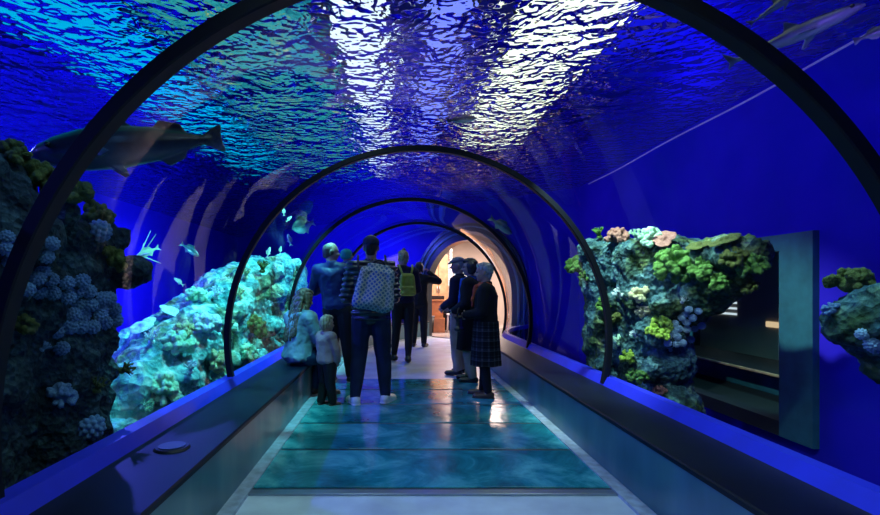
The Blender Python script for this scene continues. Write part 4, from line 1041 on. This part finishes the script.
# ------------------------------------------------------------------ the lit room beyond the portal
M['cream'] = plain('cream_wall', (.46, .41, .36), .8, var=.08, vscale=2)
M['orange'] = plain('orange_wood', (.62, .25, .09), .45, var=.25, vscale=5)
M['tan'] = plain('tan_wood', (.58, .36, .20), .5, var=.3, vscale=6)
M['dark'] = plain('dark_board', (.02, .017, .016), .6)
M['white'] = plain('white_enamel', (.75, .75, .75), .4)
ROOM = [(PC.x-1.9*PR.x+.12, PC.y-1.9*PR.y+.12), (0.2, 17.6), (6.0, 17.6), (6.0, ksum-6+.2)]
poly('floor_room', ROOM, 0.0, 'roomfloor'); poly('ceiling_room', ROOM, 3.0, 'cream', down=False)
wall('wall_room_back', (0.2, 17.6), (6.0, 17.6), 0, 3.0, -.1, 'cream'); wall('wall_room_left', ROOM[0], ROOM[1], 0, 3.0, -.1, 'cream'); wall('wall_room_right', (6.0, 17.6), ROOM[3], 0, 3.0, -.1, 'cream')
# counter
c = empty('counter', (1.55, 14.75, 0)); tag(c, 'orange wooden counter in the lit room past the portal', 'counter')
def bx(nm, loc, s, mt, par, bev=.01):
    bm = bmesh.new(); box(bm, loc, s, 0, bev); return from_bm(nm, bm, M[mt], par)
bx('end_panel', (-.42, 0, .43), (.42, .5, .86), 'orange', c); bx('end_panel', (.62, 0, .43), (.06, .5, .86), 'orange', c)
bx('back_panel', (.2, .22, .43), (.80, .04, .86), 'dark', c); bx('worktop', (.01, 0, .885), (1.36, .56, .05), 'orange', c); bx('shelf', (.2, .05, .5), (.78, .36, .03), 'dark', c)
t = empty('counter_tray', (1.2, 14.72, .911)); tag(t, 'dark low tray standing on the orange counter', 'tray'); bx('base', (0, 0, .012), (.36, .26, .02), 'dark', t, .003)
for sx, sy, lx, ly in ((0, .125, .36, .015), (0, -.125, .36, .015), (.175, 0, .015, .235), (-.175, 0, .015, .235)): bx('rim', (sx, sy, .065), (lx, ly, .085), 'dark', t, .002)
k = empty('cabinet', (1.30, 15.9, 0)); tag(k, 'tall tan wooden cabinet behind the orange counter', 'cabinet')
bx('body', (0, .03, 1.15), (.62, .4, 2.3), 'tan', k)
for x in (-.155, .155):
    d = bx('door', (x, -.185, 1.2), (.29, .025, 2.15), 'tan', k, .006); bm = bmesh.new(); tube(bm, [(x*.25, -.215, 1.1), (x*.25, -.215, 1.3)], .01, 8); from_bm('handle', bm, M['steel'], d, True)
p_ = empty('white_post', (1.68, 15.6, 0)); tag(p_, 'slim white post beside the tan cabinet', 'post'); bx('shaft', (0, 0, 1.3), (.07, .07, 2.6), 'white', p_); bx('base', (0, 0, .02), (.16, .16, .04), 'white', p_)
o2 = empty('cabinet', (2.30, 16.6, 0)); tag(o2, 'orange cabinet beneath the blinds of the lit window', 'cabinet')
bx('body', (0, 0, .65), (.62, .4, 1.3), 'orange', o2); 
for z in (.35, .95): 
    d = bx('drawer', (0, -.21, z), (.56, .02, .52), 'orange', o2, .006); bm = bmesh.new(); tube(bm, [(-.08, -.235, z+.1), (.08, -.235, z+.1)], .01, 8); from_bm('handle', bm, M['steel'], d, True)
wdw = empty('window_2', (1.98, 17.58, 0)); wdw['kind'] = 'structure'
M['daylight'] = glow('daylit_pane', (.85, .93, 1.0), 1.3)
bx('pane', (0, 0, 1.75), (1.30, .02, .8), 'daylight', wdw, 0)
for z in (1.33, 2.17): bx('frame', (0, -.02, z), (1.42, .06, .06), 'white', wdw)
for x in (-.68, 0, .68): bx('frame', (x, -.02, 1.75), (.06, .06, .8), 'white', wdw)
bd = empty('window_blind', (1.98, 17.50, 0)); tag(bd, 'white slatted blind hanging in front of the lit room window', 'blind')
bm = bmesh.new()
for q in range(9): box(bm, (0, 0, 1.42+q*.085), (1.28, .03, .028))
for x in (-.5, .5): box(bm, (x, 0, 1.76), (.008, .008, .75))
from_bm('slats', bm, M['white'], bd); bx('headrail', (0, 0, 2.17), (1.32, .05, .05), 'white', bd)
def stool(label, loc, mt, h, w_):
    s = empty('stool', loc); tag(s, label, 'stool'); bx('seat', (0, 0, h-.02), (w_, w_, .04), mt, s)
    for x in (-1, 1):
        for y in (-1, 1): bm = bmesh.new(); tube(bm, [(x*w_*.36, y*w_*.36, h-.03), (x*w_*.45, y*w_*.45, 0)], .014, 8); from_bm('leg', bm, M[mt], s, True)
stool('white stool standing in front of the dark counter recess', (1.55, 14.2, 0), 'white', .52, .28)
cr = empty('crate', (1.17, 14.15, 0)); tag(cr, 'orange open wooden box on the floor before the counter', 'crate')
bx('base', (0, 0, .015), (.34, .3, .03), 'orange', cr, .003)
for sx, sy, lx, ly in ((0, .14, .34, .02), (0, -.14, .34, .02), (.16, 0, .02, .26), (-.16, 0, .02, .26)): bx('side_panel', (sx, sy, .215), (lx, ly, .37), 'orange', cr, .003)
bn = empty('waste_bin', (.93, 14.05, 0)); tag(bn, 'dark grey waste bin left of the orange box', 'bin')
bm = bmesh.new(); cyl(bm, (0, 0, .22), .10, .44, 24, .13); from_bm('body', bm, M['dark'], bn, True); bm = bmesh.new(); cyl(bm, (0, 0, .455), .137, .03, 24); from_bm('rim', bm, M['steel'], bn)
# ------------------------------------------------------------------ big window in the right tank wall and the dark corridor behind
M['corridor'] = plain('dark_corridor_paint', (.012, .018, .02), .6)
M['casing'] = plain('teal_window_casing', (.02, .12, .16), .6, var=.2)
wn = empty('window_1', (WX, 5.3, .85)); wn['kind'] = 'structure'
def wb(nm, y0, y1, z0, z1, x0, x1, mt): 
    bm = bmesh.new(); box(bm, ((x0+x1)/2-WX, (y0+y1)/2-5.3, (z0+z1)/2-.85), (x1-x0, y1-y0, z1-z0)); return from_bm(nm, bm, M[mt], wn)
wb('frame', 4.32, 4.70, -.12, 1.77, WX-.06, WX+.12, 'casing'); wb('frame', WY1-.02, WY1+.25, -.12, 1.77, WX-.06, WX+.12, 'casing')
wb('frame', 4.70, WY1-.02, 1.62, 1.77, WX-.06, WX+.12, 'casing'); wb('sill', 4.70, WY1-.02, -.12, .02, WX-.06, WX+.12, 'corridor')
wb('pane', 4.70, WY1-.02, .02, 1.62, WX+.02, WX+.04, 'acrylic')
COR = [(WX+.12, 3.2), (6.2, 3.2), (6.2, 9.9), (WX+.12, 9.9)]
poly('floor_corridor', COR, -.12, 'corridor'); poly('ceiling_corridor', COR, 2.4, 'corridor', down=False)
wall('wall_corridor', (6.2, 3.2), (6.2, 7.3), -.12, 2.4, .1, 'corridor'); wall('wall_corridor_end', (WX+.12, 9.9), (6.2, 9.9), -.12, 2.4, -.1, 'corridor')
be = empty('bench', (5.1, 6.8, -.12)); tag(be, 'long dark bench with pale front edge inside the big window', 'bench')
bx('seat', (0, 0, .31), (.9, 4.6, .05), 'corridor', be); bx('nosing', (-.46, 0, .315), (.03, 4.6, .035), 'tan', be); bx('base', (.1, 0, .14), (.6, 4.4, .28), 'casing', be)
for q in range(3):
    o = empty('light_bar', (6.0, 9.2, .80+.10*q)); tag(o, ['lowest', 'middle', 'topmost'][q]+' white light bar of three inside the big window', 'light', 'light bars in the corridor')
    bm = bmesh.new(); box(bm, (0, 0, 0), (.03, .75, .035)); from_bm('tube', bm, glow('white_tube', (.8, .95, 1.0), .8), o); bx('mount', (.1, 0, 0), (.17, .06, .03), 'corridor', o)
o = empty('wall_lamp', (6.0, 7.9, .68)); tag(o, 'small warm lit lamp inside the big window', 'lamp'); bm = bmesh.new(); box(bm, (0, 0, 0), (.05, .42, .09), 0, .01); from_bm('diffuser', bm, glow('warm_diffuser', (1, .72, .4), .7), o); bx('mount', (.1, 0, 0), (.17, .1, .08), 'corridor', o)
# ------------------------------------------------------------------ lamps of the place, plus unseen lights added
def area(nm, loc, rot, sx, sy, power, col):
    l = bpy.data.lights.new(nm, 'AREA'); l.shape = 'RECTANGLE'; l.size = sx; l.size_y = sy; l.energy = power; l.color = col
    o = bpy.data.objects.new(nm, l); C.objects.link(o); o.location = loc; o.rotation_euler = rot; return o
def spot(nm, loc, tgt, power, col, ang=60, r=0.15, blend=0.6):
    l = bpy.data.lights.new(nm, 'SPOT'); l.energy = power; l.color = col; l.spot_size = R(ang); l.spot_blend = blend; l.shadow_soft_size = r
    o = bpy.data.objects.new(nm, l); C.objects.link(o); o.location = loc
    o.rotation_euler = (Vector(tgt)-Vector(loc)).to_track_quat('-Z', 'Y').to_euler(); return o
# three long skylight strips over the tank; teal and cyan glow panels added
def mottled(st):  # glowing greens and browns painted as the reef mirrored in the water
    t = NT('painted_reef_reflection'); v = t.coord((1, 1, 1))
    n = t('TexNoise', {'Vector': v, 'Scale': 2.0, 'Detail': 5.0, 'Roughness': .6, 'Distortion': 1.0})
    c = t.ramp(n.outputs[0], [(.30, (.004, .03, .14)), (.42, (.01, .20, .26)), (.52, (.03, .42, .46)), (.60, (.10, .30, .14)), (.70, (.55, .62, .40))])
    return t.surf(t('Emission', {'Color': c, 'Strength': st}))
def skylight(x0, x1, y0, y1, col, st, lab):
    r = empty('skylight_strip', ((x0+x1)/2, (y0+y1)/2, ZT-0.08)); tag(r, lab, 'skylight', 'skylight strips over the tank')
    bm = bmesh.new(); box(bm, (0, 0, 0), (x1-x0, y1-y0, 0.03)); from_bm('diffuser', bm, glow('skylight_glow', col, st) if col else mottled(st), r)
    bm = bmesh.new()
    for sx in (-1, 1): box(bm, (sx*((x1-x0)/2+0.03), 0, 0.0), (0.06, y1-y0+0.12, 0.06))
    for sy in (-1, 1): box(bm, (0, sy*((y1-y0)/2+0.03), 0.0), (x1-x0, 0.06, 0.06))
    from_bm('frame', bm, M['rib'], r)
skylight(-0.70, -0.15, 2.2, 14.0, (0.85, 0.93, 1.0), 1.25, 'long white skylight strip left of the tunnel axis, rippled by water')
skylight(0.36, 0.78, 2.2, 12.8, (0.20, 0.24, 1.0), 1.3, 'narrow violet blue skylight strip over the tunnel crown')
skylight(1.35, 2.5, 2.2, 10.9, (1.0, 1.0, 0.74), 1.5, 'broad pale yellow skylight strip above the right of the tunnel')
skylight(-2.75, -0.95, 2.2, 14.5, None, 0.9, 'broad added teal glow panel above the turquoise reef')  # added panel, imitates the reef's reflection on the surface
skylight(-4.4, -3.0, 2.2, 14.1, (0.0, 0.50, 0.90), 0.9, 'wide added cyan glow panel above the far left of the tank')  # added panel, gives the water its cyan patch
BL = (0.08, 0.10, 1.0)
for x, y, p in [(-4.4, 1, 300), (-4.4, 4, 420), (-4.4, 7.5, 450), (-4.4, 11, 420), (-1.5, 13, 200),]:
    spot('tank_fill', (x, y, 3.2), (x, y, 0), p, BL, 172, 0.04)  # unseen underwater spots added to brighten the blue tank
for y in (1.5, 5.0, 8.5, 12.0):
    spot('tank_fill_left', (-4.6, y, 2.5), (-6.5, y+.4, 2.3), 110, (0.07, 0.13, 1.0), 172, 0.04)  # unseen spots added to wash the left wall blue
spot('tank_fill_end', (-2.6, 12.5, 2.7), (-1.0, 15, 2.4), 160, BL, 172, 0.04)  # unseen spot added to lift the end wall
for y, p in ((0.8, 17), (2.4, 18), (4.2, 18), (5.9, 18), (7.4, 18), (9.0, 18)):
    spot('tank_fill_right', (2.15, y, 2.75), (3.65, y, 2.2), p, (0.22, 0.11, 1.0), 172, 0.04)  # unseen spots added to wash the right wall evenly
for x, y in ((-4.5, 4), (-4.5, 9), (-1.6, 3), (-1.6, 8), (0.9, 3), (0.9, 8), (3, 2), (3, 6), (-1, 12)):
    spot('hall_fill', (x, y, 3.35), (x, y, 5), 60, (0.10, 0.08, 1.0), 175, 0.05)  # unseen spots added above the water to turn the hall blue
for y in (0.6, 2.2, 3.8, 5.4, 7.0, 8.6):  # unseen spots added for the skylight that the water surface blocks
    spot('skylight_fill', (-0.4, y, 3.2), (-0.1, y, 0), (66 if y < 2 else 34) if y < 4 else 13, (0.58, 0.93, 1.0), 130, 0.3)
    spot('skylight_fill', (1.4, y, 3.2), (0.8, y, 0), (44 if y < 2 else 24) if y < 4 else 9, (0.62, 0.95, 1.0), 120, 0.3)
for y in (4.6, 6.4, 8.4):
    spot('reef_fill_left', (-0.9, y, 3.1), (-2.6, y+.3, 0.5), 430, (0.16, 0.95, 1.0), 85, 0.05)  # unseen cyan spots added to light the slope from the front
spot('reef_fill_tower', (-1.2, 1.8, 3.0), (-2.1, 2.4, 0.8), 20, (0.15, 0.42, 1.0), 80, 0.1)  # unseen soft spot added to lift the dark tower
spot('reef_fill_right', (1.3, 4.1, 3.0), (2.4, 4.7, 0.9), 420, (0.70, 1.0, 0.92), 70, 0.05)  # unseen spot added to light the pillar from the front
spot('reef_fill_right_low', (1.5, 2.6, 2.6), (2.35, 4.3, 0.75), 90, (0.75, 1.0, 1.0), 45, 0.05)  # second unseen spot, added for the shaded lower corals
spot('reef_fill_edge', (1.7, 2.2, 3.0), (2.6, 2.5, 0.9), 110, (0.45, 0.95, 1.0), 60, 0.05)  # unseen spot added to brighten the hanging rock
spot('corridor_fill', (4.6, 5.2, 2.2), (4.4, 6.5, 0), 110, (0.3, 0.9, 0.95), 90, 0.1)  # unseen spot added for the corridor's teal glow
area('room_lamp', (2.7, 14.6, 2.9), (0, 0, 0), 2.5, 2.5, 460, (1.0, 0.76, 0.66))
